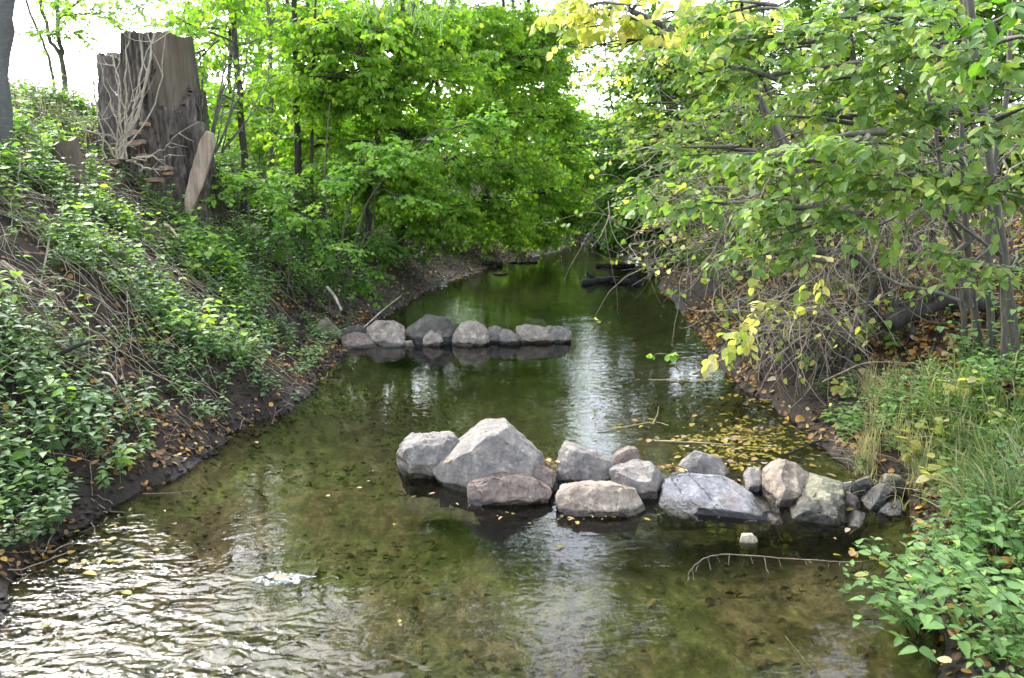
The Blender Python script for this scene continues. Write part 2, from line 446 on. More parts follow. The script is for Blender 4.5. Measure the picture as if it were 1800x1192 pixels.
def path(pts, K=10, wob=0.0, seed=0):
    """smooth polyline through pts (Catmull-Rom) resampled to K"""
    pts = np.asarray(pts, float)
    if len(pts) == 2: pts = np.stack([pts[0], pts.mean(0), pts[1]])
    t = np.linspace(0, len(pts) - 1, K)
    pe = np.vstack([2 * pts[0] - pts[1], pts, 2 * pts[-1] - pts[-2]])
    i = np.clip(np.floor(t).astype(int), 0, len(pts) - 2); f = (t - i)[:, None]
    p0, p1, p2, p3 = pe[i], pe[i + 1], pe[i + 2], pe[i + 3]
    r = .5 * ((2 * p1) + (-p0 + p2) * f + (2 * p0 - 5 * p1 + 4 * p2 - p3) * f ** 2 + (-p0 + 3 * p1 - 3 * p2 + p3) * f ** 3)
    if wob:
        q = np.random.default_rng(seed + K).normal(size=(K, 3)) * wob
        q[0] = 0; q[-1] *= .5
        r = r + q
    return r

# leaf templates: (verts, faces, edge)
def tmpl(side, zf=.10, droop=.12, mids=3):
    """side: [(x, y)] outline of the right half from base to tip"""
    ys = np.linspace(0, 1, mids + 1)
    V = [(0, y, -droop * y * y) for y in ys]; E = [0] * len(ys)
    nr = len(side)
    for sgn in (1, -1):
        for x, y in side:
            V.append((sgn * x, y, zf * x * 2 - droop * y * y)); E.append(min(1, x / .28))
    Fc = []
    m = mids + 1
    for sgn, off in ((1, m), (-1, m + nr)):
        ring = list(range(0, mids + 1)) + [off + i for i in range(nr)][::-1]
        # midrib up, outline back
        if sgn == 1: ring = ring[::-1]
        Fc.append(ring)
    return np.array(V), np.array(Fc), np.array(E, float)
T_OV = tmpl([(.30, .25), (.33, .6)], mids=1)                                     # small oval leaf
T_RD = tmpl([(.28, .06), (.43, .30), (.42, .60), (.22, .86)], mids=2, zf=.08, droop=.15)      # hazel: rounded
T_RD2 = tmpl([(.20, .03), (.36, .16), (.44, .38), (.40, .56), (.42, .62), (.27, .80), (.12, .90)], mids=3, zf=.06, droop=.22)
T_NT = tmpl([(.20, .03), (.31, .14), (.28, .19), (.35, .29), (.30, .34), (.32, .46), (.25, .50), (.25, .62), (.18, .66), (.16, .78), (.09, .82)], mids=4, zf=.12, droop=.22)
T_RD3 = tmpl([(.18, .02), (.38, .14), (.47, .36), (.42, .58), (.27, .80), (.12, .90)], mids=3, zf=.17, droop=.40)
T_RD4 = tmpl([(.20, .04), (.33, .20), (.38, .42), (.35, .60), (.24, .78), (.10, .92)], mids=3, zf=-.05, droop=.05)
T_HZ = [T_RD2, T_RD3, T_RD4]
T_LN = tmpl([(.07, .3), (.06, .7)], mids=1, zf=.2)                               # willow
T_MP = tmpl([(.30, .02), (.50, .22), (.30, .36), (.48, .68), (.16, .66)], mids=1, zf=.08, droop=.15)   # maple: lobed
def add_leaves(mb, mat, pos, d, nrm, size, width, tint, tm, age=None):
    n = len(pos)
    if n == 0: return
    if isinstance(tm, list):
        which = np.arange(n) * 7919 % 101 % len(tm)
        for q, one in enumerate(tm):
            k = which == q
            add_leaves(mb, mat, pos[k], d[k], nrm[k], size[k], width[k], tint[k], one, None if age is None else age[k])
        return
    V, Fc, E = tm
    d = unit(d); X_ = unit(np.cross(d, nrm)); Z_ = np.cross(X_, d)
    L = size[:, None, None]
    v = pos[:, None] + L * (V[None, :, 0:1] * width[:, None, None] * X_[:, None] + V[None, :, 1:2] * d[:, None] + V[None, :, 2:3] * Z_[:, None])
    f = (np.arange(n) * len(V))[:, None, None] + Fc[None]
    mb.add(v.reshape(-1, 3), f.reshape(-1, Fc.shape[1]), mat, np.repeat(tint, len(V)), np.tile(E, n),
           None if age is None else np.repeat(age, len(V)))

def spray(mb, start, dirs, length, nleaf, mat, tm, lsize, g, twigmat='trunkd', twigr=.003, droop=.18, twigs=True, flat=.85, tintf=None, ldroop=.22, rnd=.32, young=.25, base=.12):
    """twigs with alternate leaves; start, dirs (n,3), length (n)"""
    n = len(start)
    if n == 0: return
    dirs = unit(dirs)
    if twigs:
        t = np.linspace(0, 1, 4)[None, :, None]
        P = start[:, None] + dirs[:, None] * length[:, None, None] * t - np.array([0, 0, 1.]) * (droop * length[:, None, None] * t ** 2)
        add_tubes(mb, P, twigr * (1 - .7 * np.linspace(0, 1, 4))[None] * np.ones((n, 1)), 3, twigmat)
    i = np.repeat(np.arange(n), nleaf)
    k = np.tile(np.arange(nleaf), n)
    t = base + (1 - base) * (k + g.uniform(-.25, .25, len(k)) + .5) / nleaf
    p = start[i] + dirs[i] * (length[i] * t)[:, None]
    p[:, 2] -= droop * length[i] * t ** 2
    dd = dirs[i].copy(); dd[:, 2] -= 2 * droop * t
    dd = unit(dd)
    side = unit(np.cross(dd, np.array([0, 0, 1.]))) * np.where((k + i) % 2, 1, -1)[:, None]
    ang = g.uniform(.5, 1.25, len(k)); ang = np.where(k == nleaf - 1, .1, ang)
    ld = dd * np.cos(ang)[:, None] + side * np.sin(ang)[:, None]
    ld[:, 2] -= g.uniform(.0, 2 * ldroop, len(k))
    ld += g.normal(size=ld.shape) * rnd * .5
    nr = np.array([0, 0, 1.]) * flat + g.normal(size=ld.shape) * rnd
    p = p + unit(ld) * (lsize * .12)
    sz = lsize * g.uniform(.45, 1.2, len(k)) * (1 - young * (t > .85))
    tint = g.beta(1.6, 1.9, n)[i] * .6 + g.random(len(k)) * .4 if tintf is None else tintf(n, i, g)
    add_leaves(mb, mat, p, ld, nr, sz, g.uniform(.8, 1.1, len(k)), np.clip(tint, 0, 1), tm, g.uniform(-.4, .45, len(k)))

def clump(cr, wood, c, rad, ntw, g, mat, tm, ls, origin=None, tl=.45, nleaf=8, twigs=True, sub=7, wmat='trunkd', wr=.012, flat=.85, droop=.18, tintf=None, hang=0.0, dens_t=.2, ldroop=.22):
    """a mass of foliage carried by sub-branches that start at origin"""
    c = np.asarray(c, float); rad = np.asarray(rad, float)
    if origin is None: origin = c - np.array([0, 0, rad[2] * .7])
    nb = max(3, int(ntw / sub))
    u = unit(g.normal(size=(nb, 3))) * (g.random((nb, 1)) ** .4)
    end = c + u * rad
    K = 6
    t = np.linspace(0, 1, K)[None, :, None]
    st = origin + (c - origin) * g.uniform(0, .5, (nb, 1)) + g.normal(size=(nb, 3)) * .03
    mid = (st + end) / 2 + g.normal(size=(nb, 3)) * rad * .18 + np.array([0, 0, .1]) * rad[2]
    P = st[:, None] * (1 - t) ** 2 + 2 * mid[:, None] * t * (1 - t) + end[:, None] * t ** 2
    rr = wr * (1 - .8 * np.linspace(0, 1, K))[None] * g.uniform(.6, 1.2, (nb, 1))
    add_tubes(wood, P, rr, 4, wmat)
    b = g.integers(0, nb, ntw); tt = g.uniform(dens_t, 1, ntw) ** .7
    s = st[b] * ((1 - tt) ** 2)[:, None] + 2 * mid[b] * (tt * (1 - tt))[:, None] + end[b] * (tt ** 2)[:, None]
    d = unit(end[b] - st[b]) * .7 + unit(g.normal(size=(ntw, 3))) * .9
    d[:, 2] = d[:, 2] * .35 - hang
    spray(cr, s, d, tl * g.uniform(.6, 1.3, ntw), nleaf, mat, tm, ls, g, twigs=twigs, twigr=.0028, flat=flat, droop=droop, tintf=tintf, ldroop=ldroop, twigmat=wmat)

def tree(name, label, cat, trunks, clumps, seed, group=None, tmat='trunk', mat='bright', tm=T_OV, ls=.09, density=1.0, **kw):
    """trunks: list of (points, r0, r1); clumps: list of (centre, radii, twigs[, material])"""
    g = np.random.default_rng(seed)
    base = np.asarray(trunks[0][0][0], float)
    root = empty(name, base, label, cat, group)
    wood, cr = MB(), MB()
    allp, allr = [], []
    for q, (pts, r0, r1) in enumerate(trunks):
        P = path(pts, 16, .012 * r0 / .05, seed + q)
        P[0, 2] -= .15
        rr = r0 + (r1 - r0) * np.linspace(0, 1, 16) ** .8
        rr[0] *= 1.25; rr[1] *= 1.08
        add_tubes(wood, P[None], rr[None], 9 if r0 > .03 else 6, tmat)
        allp.append(P[4:]); allr.append(rr[4:])
    allp = np.vstack(allp); allr = np.concatenate(allr)
    for cl in clumps:
        c, rad, ntw = cl[0], np.asarray(cl[1], float), int(cl[2] * density)
        c = np.asarray(c, float)
        mm = cl[3] if len(cl) > 3 else mat
        dist = np.linalg.norm(allp - c, axis=1) + np.maximum(0, allp[:, 2] - c[2]) * .6
        j = int(np.argmin(dist)); a = allp[j]
        L = np.linalg.norm(c - a)
        org = a + (c - a) * .75
        if L > .15:
            P = path([a, (a + org) / 2 + g.normal(size=3) * .06 * L + np.array([0, 0, .10 * L]), org], 7, .01 * L, seed)
            r_ = min(allr[j] * .7, .010 + .012 * L)
            add_tubes(wood, P[None], np.linspace(r_, max(.006, r_ * .45), 7)[None], 5, tmat)
        clump(cr, wood, c, rad, ntw, g, mm, tm, ls, origin=org, wmat=tmat, wr=max(.006, min(.02, .01 * L + .005)), **kw)
    wo = wood.build('trunk', root, base)
    co = cr.build('crown', root, base)
    return root

# ================================================================ SETTING: ground and water
def axis(segs):
    out = [segs[0][0]]
    for a, b, s in segs:
        n = max(1, int(round((b - a) / s)))
        out += list(np.linspace(a, b, n + 1)[1:])
    return np.array(out)
gx = axis([(-160, -40, 12), (-40, -14, 2), (-14, -7, .35), (-7, -4, .10), (-4, 4.5, .035), (4.5, 8, .09), (8, 14, .35), (14, 40, 2), (40, 160, 12)])
gy = axis([(-60, -12, 6), (-12, 1, .6), (1, 3, .1), (3, 9, .035), (9, 14, .06), (14, 26, .13), (26, 44, .5), (44, 80, 3), (80, 260, 20)])
GX, GY = np.meshgrid(gx, gy)
GZ = H(GX.ravel(), GY.ravel())
nx, ny = len(gx), len(gy)
ii = (np.arange(ny - 1)[:, None] * nx + np.arange(nx - 1)[None]).ravel()
gm = MB().add(np.stack([GX.ravel(), GY.ravel(), GZ], -1), np.stack([ii, ii + 1, ii + nx + 1, ii + nx], -1), 'soil')
ground = gm.build('ground'); tag(ground, kind='structure')
wy = axis([(-12, 80, 2.0)]); wxl = np.interp(wy, YL, XL) - 1.6; wxr = np.interp(wy, YR, XR) + 1.6
wv_ = np.concatenate([np.stack([wxl, wy, wy * 0], -1), np.stack([wxr, wy, wy * 0], -1)])
k = np.arange(len(wy) - 1); n_ = len(wy)
water = MB().add(wv_, np.stack([k, k + n_, k + n_ + 1, k + 1], -1), 'water').build('stream')
tag(water, kind='structure')

# ================================================================ STONES
def rock(name, label, pts, Y, mat, depth=.6, seed=0, group=None, front=(), rough=1.0, base=-.22, cat='stone'):
    """pts: silhouette in photo pixels, taken at distance Y; depth = thickness / width; front: extra (px, py, dy) corners nearer the camera"""
    g = np.random.default_rng(seed)
    W = np.array([at(x, y, Y) for x, y in pts])
    for i_, (x, y) in enumerate(pts):      # the foot of the stone meets the water where the photo shows it
        if W[i_][2] < -.01 and y > 440:
            W[i_] = gnd(x, y, -.012)
    wid = W[:, 0].max() - W[:, 0].min(); th = wid * depth
    cx = W[:, 0].mean(); cz = W[:, 2].mean()
    P = []
    for q in W:
        P.append(q)
        s = g.uniform(.62, .88)
        P.append([cx + (q[0] - cx) * s, q[1] + th * g.uniform(.45, .75), cz + (q[2] - cz) * s * (.95 if q[2] > cz else 1)])
        P.append([cx + (q[0] - cx) * g.uniform(.7, .92), q[1] - th * g.uniform(.18, .38), q[2] - (q[2] - base) * g.uniform(.22, .42) if q[2] > cz else q[2]])
    for x, y, dy in front:
        P.append(at(x, y, Y + dy))
    zlow = W[:, 2].min()
    if base is not None and zlow > base:
        for q in W:
            P.append([cx + (q[0] - cx) * g.uniform(.55, .95), max(q[1], Y - .1) + th * g.uniform(.0, .2), base * g.uniform(.5, 1.0)]); P.append([cx + (q[0] - cx) * .7, Y + th * .4, base])
    bm = bmesh.new()
    for q in P: bm.verts.new(q)
    r_ = bmesh.ops.convex_hull(bm, input=bm.verts)
    bmesh.ops.delete(bm, geom=list({e for e in r_['geom_interior'] + r_['geom_unused'] if isinstance(e, bmesh.types.BMVert)}), context='VERTS')
    bmesh.ops.dissolve_limit(bm, angle_limit=R(7), verts=bm.verts, edges=bm.edges)
    sc_ = Vector((cx, Y + th * .1, cz))
    for q in range(7):
        n_ = Vector(unit(np.array([g.normal() * .75, -abs(g.normal()) - .55, g.normal() * .6 + .35])))
        sup = max((v_.co - sc_).dot(n_) for v_ in bm.verts)
        gg = bmesh.ops.bisect_plane(bm, geom=bm.verts[:] + bm.edges[:] + bm.faces[:], plane_co=sc_ + n_ * sup * g.uniform(.80, .93), plane_no=n_, clear_outer=True)
        es = [e for e in gg['geom_cut'] if isinstance(e, bmesh.types.BMEdge)]
        if es: bmesh.ops.contextual_create(bm, geom=es)
    bmesh.ops.bevel(bm, geom=bm.edges[:], offset=wid * .014 * rough ** 1.5, segments=2, profile=.6, affect='EDGES', clamp_overlap=True)
    bmesh.ops.triangulate(bm, faces=bm.faces)
    lim = max(.012, wid / 42)
    for _ in range(6):
        es = [e for e in bm.edges if e.calc_length() > lim]
        if not es: break
        bmesh.ops.subdivide_edges(bm, edges=es, cuts=1, use_grid_fill=False)
        bmesh.ops.triangulate(bm, faces=[f for f in bm.faces if len(f.verts) > 3])
    bm.normal_update()
    co = np.array([v.co[:] for v in bm.verts]); nr = np.array([v.normal[:] for v in bm.verts])
    o3 = seed * 3.7
    a = fbm(co * (3.0 / max(wid, .15)) + o3, 3) * wid * .020
    # chipped facets: ridged terraces along a tilted axis
    ax = unit(g.normal(size=3)); s_ = co @ ax / max(wid, .2) * 7 + fbm(co * 4 + o3, 2) * .8
    a += (np.abs((s_ % 1) - .5) - .25) * wid * .004
    a += fbm(co * 28 + o3, 3) * min(.006, wid * .018) * rough
    co = co + nr * a[:, None]
    for v, c_ in zip(bm.verts, co): v.co = c_
    org = np.array([cx, Y, 0.0])
    for v in bm.verts: v.co -= Vector(org)
    me = bpy.data.meshes.new(name); bm.to_mesh(me); bm.free()
    me.materials.append(M[mat])
    for p_ in me.polygons: p_.use_smooth = True
    o = bpy.data.objects.new(name, me); o.location = org
    S.collection.objects.link(o)
    return tag(o, label, cat, group)
GF, GB = 'stones of the near row across the brook', 'stones of the far row across the brook'
Y1 = float(gnd(900, 862)[1]) + .12
near = [
 ('rounded grey boulder at the left end of the near row', [(697, 838), (696, 800), (706, 778), (740, 766), (775, 771), (803, 769), (818, 790), (800, 835)], Y1 + .18, 'rock_grey', .8, [(720, 800, -.2)], 1.6),
 ('largest grey boulder with a sharp central peak, next to the rounded boulder', [(756, 826), (800, 792), (815, 778), (846, 757), (868, 755), (892, 750), (925, 779), (952, 798), (958, 822), (930, 856), (800, 860)], Y1, 'rock_grey', .75, [(862, 776, -.20), (880, 815, -.24), (808, 800, -.10), (800, 856, -.2)], .8),
 ('long low brown slab lying in front of the peaked boulder', [(820, 850), (865, 838), (905, 837), (945, 844), (972, 862), (968, 884), (822, 880)], Y1 - .30, 'rock_red', .45, [], 1.0),
 ('smooth rounded reddish stone between the peaked boulder and the low slab', [(896, 828), (918, 818), (950, 817), (972, 826), (978, 848), (900, 850)], Y1 - .12, 'rock_red', .6, [], 1.8),
 ('upright grey block with a flat face right of the peaked boulder', [(977, 852), (980, 795), (990, 783), (1012, 785), (1045, 793), (1078, 812), (1082, 850)], Y1 + .06, 'rock_grey', .65, [(1020, 800, -.12)], .8),
 ('small pinkish pointed stone behind the pale block', [(1072, 822), (1080, 803), (1108, 788), (1122, 790), (1130, 808), (1132, 826)], Y1 + .28, 'rock_red', .7, [], 1.0),
 ('pale grey block with a dark wet side, left of the big blue-grey slab', [(1072, 828), (1085, 820), (1130, 817), (1152, 818), (1172, 842), (1160, 880), (1085, 862)], Y1 - .08, 'rock_grey', .7, [(1140, 855, -.2), (1076, 830, -.1)], .8),
 ('grey triangular stone standing behind the big blue-grey slab', [(1178, 842), (1200, 815), (1222, 794), (1240, 800), (1268, 806), (1288, 836), (1290, 850)], Y1 + .14, 'rock_grey', .4, [], .8),
 ('big flat faced blue-grey slab sloping down to the right', [(1157, 890), (1160, 858), (1176, 836), (1210, 831), (1262, 834), (1300, 850), (1345, 885), (1385, 921), (1300, 922), (1225, 915)], Y1 - .22, 'rock_blue', .34, [(1190, 905, -.22), (1310, 915, -.14)], .7),
 ('small grey wedge at the water edge against the slab foot', [(1306, 910), (1318, 896), (1335, 892), (1362, 903), (1384, 922), (1310, 924)], Y1 - .46, 'rock_grey', .5, [], .8),
 ('small rounded grey stone between slab and tan boulder', [(1309, 868), (1308, 838), (1320, 824), (1336, 824), (1345, 838), (1344, 870)], Y1 - .02, 'rock_grey', .8, [], 1.8),
 ('pale tan boulder with a hollow dark front', [(1343, 860), (1342, 832), (1362, 815), (1382, 807), (1400, 814), (1425, 835), (1430, 860), (1395, 905), (1368, 895)], Y1 - .16, 'rock_tan', .55, [(1372, 838, -.15), (1398, 900, -.2)], .9),
 ('squat boulder with lichen top and black wet front, fourth from the right bank', [(1390, 915), (1395, 880), (1420, 855), (1447, 842), (1480, 850), (1488, 880), (1478, 932), (1400, 928)], Y1 - .34, 'rock_moss', .7, [(1425, 880, -.2)], 1.2),
 ('round red-brown cobble beside the squat lichen boulder', [(1479, 892), (1484, 874), (1497, 866), (1512, 878), (1514, 896), (1496, 906), (1482, 902)], Y1 - .28, 'rock_red', .9, [], 2.0),
 ('dark angular stone above the red-brown cobble', [(1497, 862), (1503, 848), (1532, 838), (1540, 856), (1520, 876), (1502, 872)], Y1 - .12, 'rock_dark', .7, [], .8),
 ('long dark slab tilted up towards the grass bank', [(1516, 886), (1540, 862), (1556, 850), (1580, 848), (1565, 878), (1540, 898), (1524, 898)], Y1 - .24, 'rock_dark', .5, [], .7),
 ('small grey splinter at the foot of the tilted slab', [(1491, 932), (1497, 908), (1512, 900), (1522, 902), (1514, 926), (1502, 936)], Y1 - .46, 'rock_grey', .6, [], .8),
 ('little grey stone wedged above the lichen boulder', [(1474, 862), (1480, 850), (1500, 846), (1503, 862), (1490, 872)], Y1 - .04, 'rock_grey', .8, [], 1.0),
 ('dark mossy stone half buried where the row meets the grass', [(1548, 852), (1560, 836), (1585, 838), (1596, 856), (1580, 868)], Y1 - .08, 'rock_moss', .8, [], 1.0),
 ('low dark stone in the grass below the tilted slab', [(1545, 905), (1560, 885), (1585, 880), (1598, 900), (1580, 915)], Y1 - .34, 'rock_dark', .8, [], 1.0),
]
for i, (lb, pts, Y, mt, dp, fr_, rg) in enumerate(near):
    if 13 <= i: Y -= .10
    rock('stone', lb, pts, Y, mt, dp, 40 + i, GF, fr_, rg)
rock('stone', 'flat mossy stone with dirt and twigs on top, nearest in the near row', [(976, 892), (980, 872), (1003, 857), (1040, 852), (1090, 853), (1120, 864), (1134, 892), (1120, 903), (990, 903)], Y1 - .46, 'rock_tan', .5, 91, GF, [], 1.3)
rock('stone', 'small white topped stone alone in the water below the slab', [(1299, 955), (1304, 944), (1318, 940), (1330, 944), (1334, 956)], float(gnd(1315, 956)[1]) + .03, 'rock_white', .8, 92, None, [], 1.0, base=-.1)
for i, (px, py, w_, h_, dY, mt, lb) in enumerate([(972, 862, 22, 16, -.1, 'rock_dark', 'small dark stone filling the gap left of the upright block'), (1078, 868, 20, 14, -.16, 'rock_dark', 'small dark stone behind the flat mossy stone'), (1163, 868, 18, 22, .0, 'rock_red', 'little brown stone at the left edge of the blue-grey slab'),
                                                 (1140, 826, 34, 14, .22, 'rock_dark', 'low dark stone under the dry leaves behind the pale block'), (1388, 905, 16, 18, -.3, 'rock_dark', 'small dark stone jammed between tan and lichen boulders'), (780, 842, 22, 14, .12, 'rock_dark', 'dark stone low in the gap between rounded and peaked boulders')]):
    rock('stone', lb, [(px - w_ / 2, py), (px - w_ * .4, py - h_ * .6), (px, py - h_), (px + w_ * .4, py - h_ * .7), (px + w_ / 2, py)], Y1 + dY, mt, .9, 220 + i, GF, (), 1.2)
Y2 = float(gnd(800, 606)[1]) + .12
far_ = [
 ('tilted flat brown slab lying on the left bank at the row end', [(553, 574), (560, 562), (574, 557), (600, 582), (606, 600), (588, 598)], Y2 + .05, 'rock_red', .5, 1.),
 ('dark brown stone wedged beside the tilted slab', [(597, 590), (604, 578), (628, 570), (645, 578), (630, 590)], Y2 + .12, 'rock_dark', .7, 1.),
 ('low brown wedge with a dark foot at the left waterline', [(600, 612), (600, 592), (622, 584), (645, 590), (663, 610), (640, 616)], Y2 - .12, 'rock_red', .6, .8),
 ('broad pinkish-grey boulder third from the left bank', [(644, 596), (645, 576), (660, 562), (690, 566), (712, 576), (716, 600), (660, 606)], Y2 + .08, 'rock_pink', .7, 1.),
 ('pale flat stone in front of the pinkish-grey boulder', [(662, 610), (680, 596), (698, 588), (712, 600), (716, 611)], Y2 - .12, 'rock_pink', .6, .9),
 ('tiny pale stone left of the dark gap', [(709, 611), (712, 600), (724, 599), (730, 609)], Y2 - .15, 'rock_tan', .8, 1.2),
 ('largest dark grey boulder of the far row', [(712, 596), (714, 578), (730, 564), (746, 554), (786, 559), (803, 576), (804, 600), (745, 607)], Y2 + .06, 'rock_dark', .7, .8),
 ('small pinkish stone standing in front of the dark boulder', [(741, 608), (744, 592), (757, 581), (776, 588), (780, 600), (776, 608)], Y2 - .15, 'rock_pink', .7, 1.),
 ('pale rounded boulder right of the dark boulder', [(793, 606), (800, 582), (812, 568), (838, 564), (852, 572), (862, 588), (862, 602), (830, 610)], Y2 - .06, 'rock_pink', .75, 1.),
 ('small grey stone behind and right of the pale boulder', [(858, 600), (858, 578), (868, 571), (882, 577), (884, 598)], Y2 + .04, 'rock_grey', .8, 1.3),
 ('small blue-grey pointed stone in the middle of the right half', [(874, 605), (876, 590), (884, 578), (900, 582), (914, 594), (912, 604)], Y2 - .08, 'rock_grey', .8, 1.),
 ('long pinkish block near the open end of the row', [(906, 592), (908, 574), (928, 571), (960, 578), (976, 580), (975, 600), (915, 600)], Y2 + .02, 'rock_pink', .5, .8),
 ('dark wet stone at the open end of the row by the current', [(955, 592), (960, 573), (985, 575), (1005, 581), (1006, 594), (985, 601)], Y2 + .06, 'rock_grey', .6, .8),
]
for i, (lb, pts, Y, mt, dp, rg) in enumerate(far_):
    rock('stone', lb, pts, Y, mt, dp, 140 + i, GB, (), rg)
# a few half-sunk stones at the bank
for i, (px, py, wd, hh_, lb, mt) in enumerate([(1278, 552, 26, 12, 'small grey stone at the right bank beside the bent root', 'rock_grey'), (1266, 628, 20, 16, 'grey stone under the twig heap at the right water edge', 'rock_grey'),
                                          (1302, 620, 16, 10, 'pale pebble beside the twig heap', 'rock_tan'), (528, 655, 22, 14, 'dark muddy stone on the left shore below the far row', 'rock_dark')]):
    c = gnd(px, py); zb = hz(c[0], c[1])
    rock('stone', lb, [(px - wd / 2, py), (px - wd * .4, py - hh_ * .7), (px, py - hh_), (px + wd * .4, py - hh_ * .6), (px + wd / 2, py)], float(c[1]), mt, .8, 180 + i, None, (), 1.2, base=-.1)

# black waterlogged driftwood further upstream
def driftwood(label, px0, px1, py, hpx, seed, lumps=5):
    g = np.random.default_rng(seed)
    a, b = gnd(px0, py), gnd(px1, py)
    mb = MB()
    K = 14
    r0 = hpx / F * a[1] * .55
    P = path([a + [0, 0, r0 * .25], (a + b) / 2 + [0, g.normal() * .1, r0 * .5], b + [0, 0, r0 * .2]], K, r0 * .2, seed)
    add_tubes(mb, P[None], (r0 * g.uniform(.55, 1.15, K))[None], 8, 'blackwood')
    for _ in range(lumps):
        j = g.integers(1, K - 1)
        q = P[j]; e = q + g.normal(size=3) * [r0 * 2.5, r0 * 2, r0 * .8] + [0, 0, r0 * .8]
        add_tubes(mb, path([q, e], 6, r0 * .15, seed)[None], np.linspace(r0 * .8, r0 * .25, 6)[None], 7, 'blackwood')
    return tag(mb.build('driftwood'), label, 'driftwood', 'dark driftwood upstream')
driftwood('long black knobbly driftwood log, nearest of those upstream', 1022, 1128, 500, 15, 3, 7)
driftwood('black driftwood log lying furthest upstream', 1048, 1116, 470, 9, 4, 4)
driftwood('short black log end right of the furthest log', 1126, 1150, 471, 5, 5, 1)
driftwood('small round black lump between the two upstream logs', 1112, 1126, 486, 7, 6, 1)
driftwood('dark block of wood at the left gravel shore', 846, 882, 468, 12, 7, 2)
driftwood('thin dark stick beside the wood block at the gravel shore', 868, 890, 482, 4, 8, 1)
driftwood('flat dark ledge stick at the far left shore', 895, 945, 462, 4, 9, 2)

# ================================================================ LEFT BANK: the great stump
def stump():
    g = np.random.default_rng(5)
    Ys = 11.0
    cb = at(268, 350, Ys); cx, cy = cb[0], Ys + .35
    zb = hz(cx, cy) - .35
    root = empty('tree_stump', (cx, cy, hz(cx, cy)), 'huge dead tree stump with furrowed bark and a bare wood strip on the left bank', 'tree stump')
    org = np.array([cx, cy, hz(cx, cy)])
    ztop = at(265, 58, Ys)[2]; zlow = at(190, 97, Ys)[2]
    nth, nzz = 220, 130
    th = np.linspace(0, 2 * math.pi, nth, endpoint=False)       # -90 deg faces the camera
    A, Zt = np.meshgrid(th, np.linspace(0, 1, nzz))
    dirx, diry = np.cos(A), np.sin(A)
    def top(a, x):      # stepped broken top: the left part is lower
        t = np.where(x < -.20, zlow + .06 * fbm(np.stack([a * 5, a * 0, a * 0], -1).reshape(-1, 3), 2).reshape(a.shape), ztop + .02 * fbm(np.stack([a * 12, a * 0, a * 0 + 3], -1).reshape(-1, 3), 2).reshape(a.shape))
        return t
    def radius(a, z):
        h = np.clip((z - zb) / (ztop - zb), 0, 1)
        r = .60 - .06 * h + .17 * np.exp(-h * 5.0) + .05 * np.exp(-h * 2)
        flare = .11 * np.exp(-h * 3.2) * np.maximum(0, np.cos(a * 3 + .6)) + .10 * np.exp(-h * 6) * np.cos(a * 7)
        lob = .035 * np.cos(2 * a + 1) + .03 * np.cos(5 * a)
        return r + flare + lob
    x0 = dirx * .62
    T = top(A, x0)
    zf = zb - 1.0
    Z = zf + (T - zf) * Zt
    Rr = radius(A, Z)
    cyl = np.stack([A * 2.2, Z * 0, Z], -1).reshape(-1, 3)
    def pt(Rv, Zv): return np.stack([cx + np.minimum(Rv * np.cos(A), .60 + .10 * np.clip((zb + .9 - Zv), 0, 1)) - .02 * (Zv - zb), cy + Rv * np.sin(A) * .85, Zv], -1).reshape(-1, 3)
    def grid(mask=None):
        i = np.arange(nzz - 1)[:, None] * nth; j = np.arange(nth)[None]; j2 = (j + 1) % nth
        f = np.stack([i + j, i + j2, i + nth + j2, i + nth + j], -1).reshape(-1, 4)
        if mask is not None: f = f[mask[:-1].ravel()]
        return f
    # bare wood core: long shallow vertical grooves
    wv = fbm(np.stack([A * 16, A * 0, Z * .7], -1).reshape(-1, 3), 4).reshape(A.shape)
    core = pt(Rr - .055 + wv * .012, Z)
    mb = MB(); mb.add(core, grid(), 'stumpwood')
    mb.build('bare_wood', root, org)
    # top face
    rim = core.reshape(nzz, nth, 3)[-1]
    tv = [np.array([cx - .05 * (1), cy, ztop - .04])]
    rings = [rim]
    for s_, dz in ((.8, -.02), (.5, -.06), (.2, -.10)):
        r_ = rim.copy(); r_[:, :2] = np.array([cx - .03, cy]) + (rim[:, :2] - np.array([cx - .03, cy])) * s_
        r_[:, 2] = rim[:, 2] + dz + g.normal(size=nth) * .012
        rings.append(r_)
    tvv = np.vstack(rings)
    i = np.arange(3)[:, None] * nth; j = np.arange(nth)[None]; j2 = (j + 1) % nth
    mb = MB(); mb.add(tvv, np.stack([i + j, i + j2, i + nth + j2, i + nth + j], -1).reshape(-1, 4), 'stumpwood')
    mb.add(rings[-1], np.arange(nth)[None], 'stumpwood')
    mb.build('cut_top', root, org)
    # bark: deep furrowed plates; missing on the strip facing right of the camera
    deg = np.degrees(A); deg = np.where(deg > 180, deg - 360, deg)         # -90 = towards the camera
    jag = 9 * vnoise(np.stack([Z * 5, Z * 0, Z * 0 + 2], -1).reshape(-1, 3)).reshape(A.shape)
    strip = (deg > -70 + jag * .5) & (deg < 70 + jag) & (Z > zb + 1.15 + .5 * (deg > -46 + jag) * 0 + .12 * vnoise(np.stack([A * 6, A * 0, A * 0], -1).reshape(-1, 3)).reshape(A.shape))
    low = (deg > -40 + jag * .6) & (deg < 80) & (Z < at(300, 165, Ys)[2] + .14 * vnoise(np.stack([A * 7, A * 0, A * 0 + 5], -1).reshape(-1, 3)).reshape(A.shape))
    barkm = ~(strip & ~low)
    u = A * 9 + .9 * vnoise(np.stack([A * 5, A * 0, Z * 2.2], -1).reshape(-1, 3)).reshape(A.shape)
    fur = np.abs(((u + .35 * vnoise(np.stack([A * 12, A * 0, Z * 5], -1).reshape(-1, 3)).reshape(A.shape)) % 1) - .5) * 2
    fur = np.clip(fur * 1.8, 0, 1) ** .7
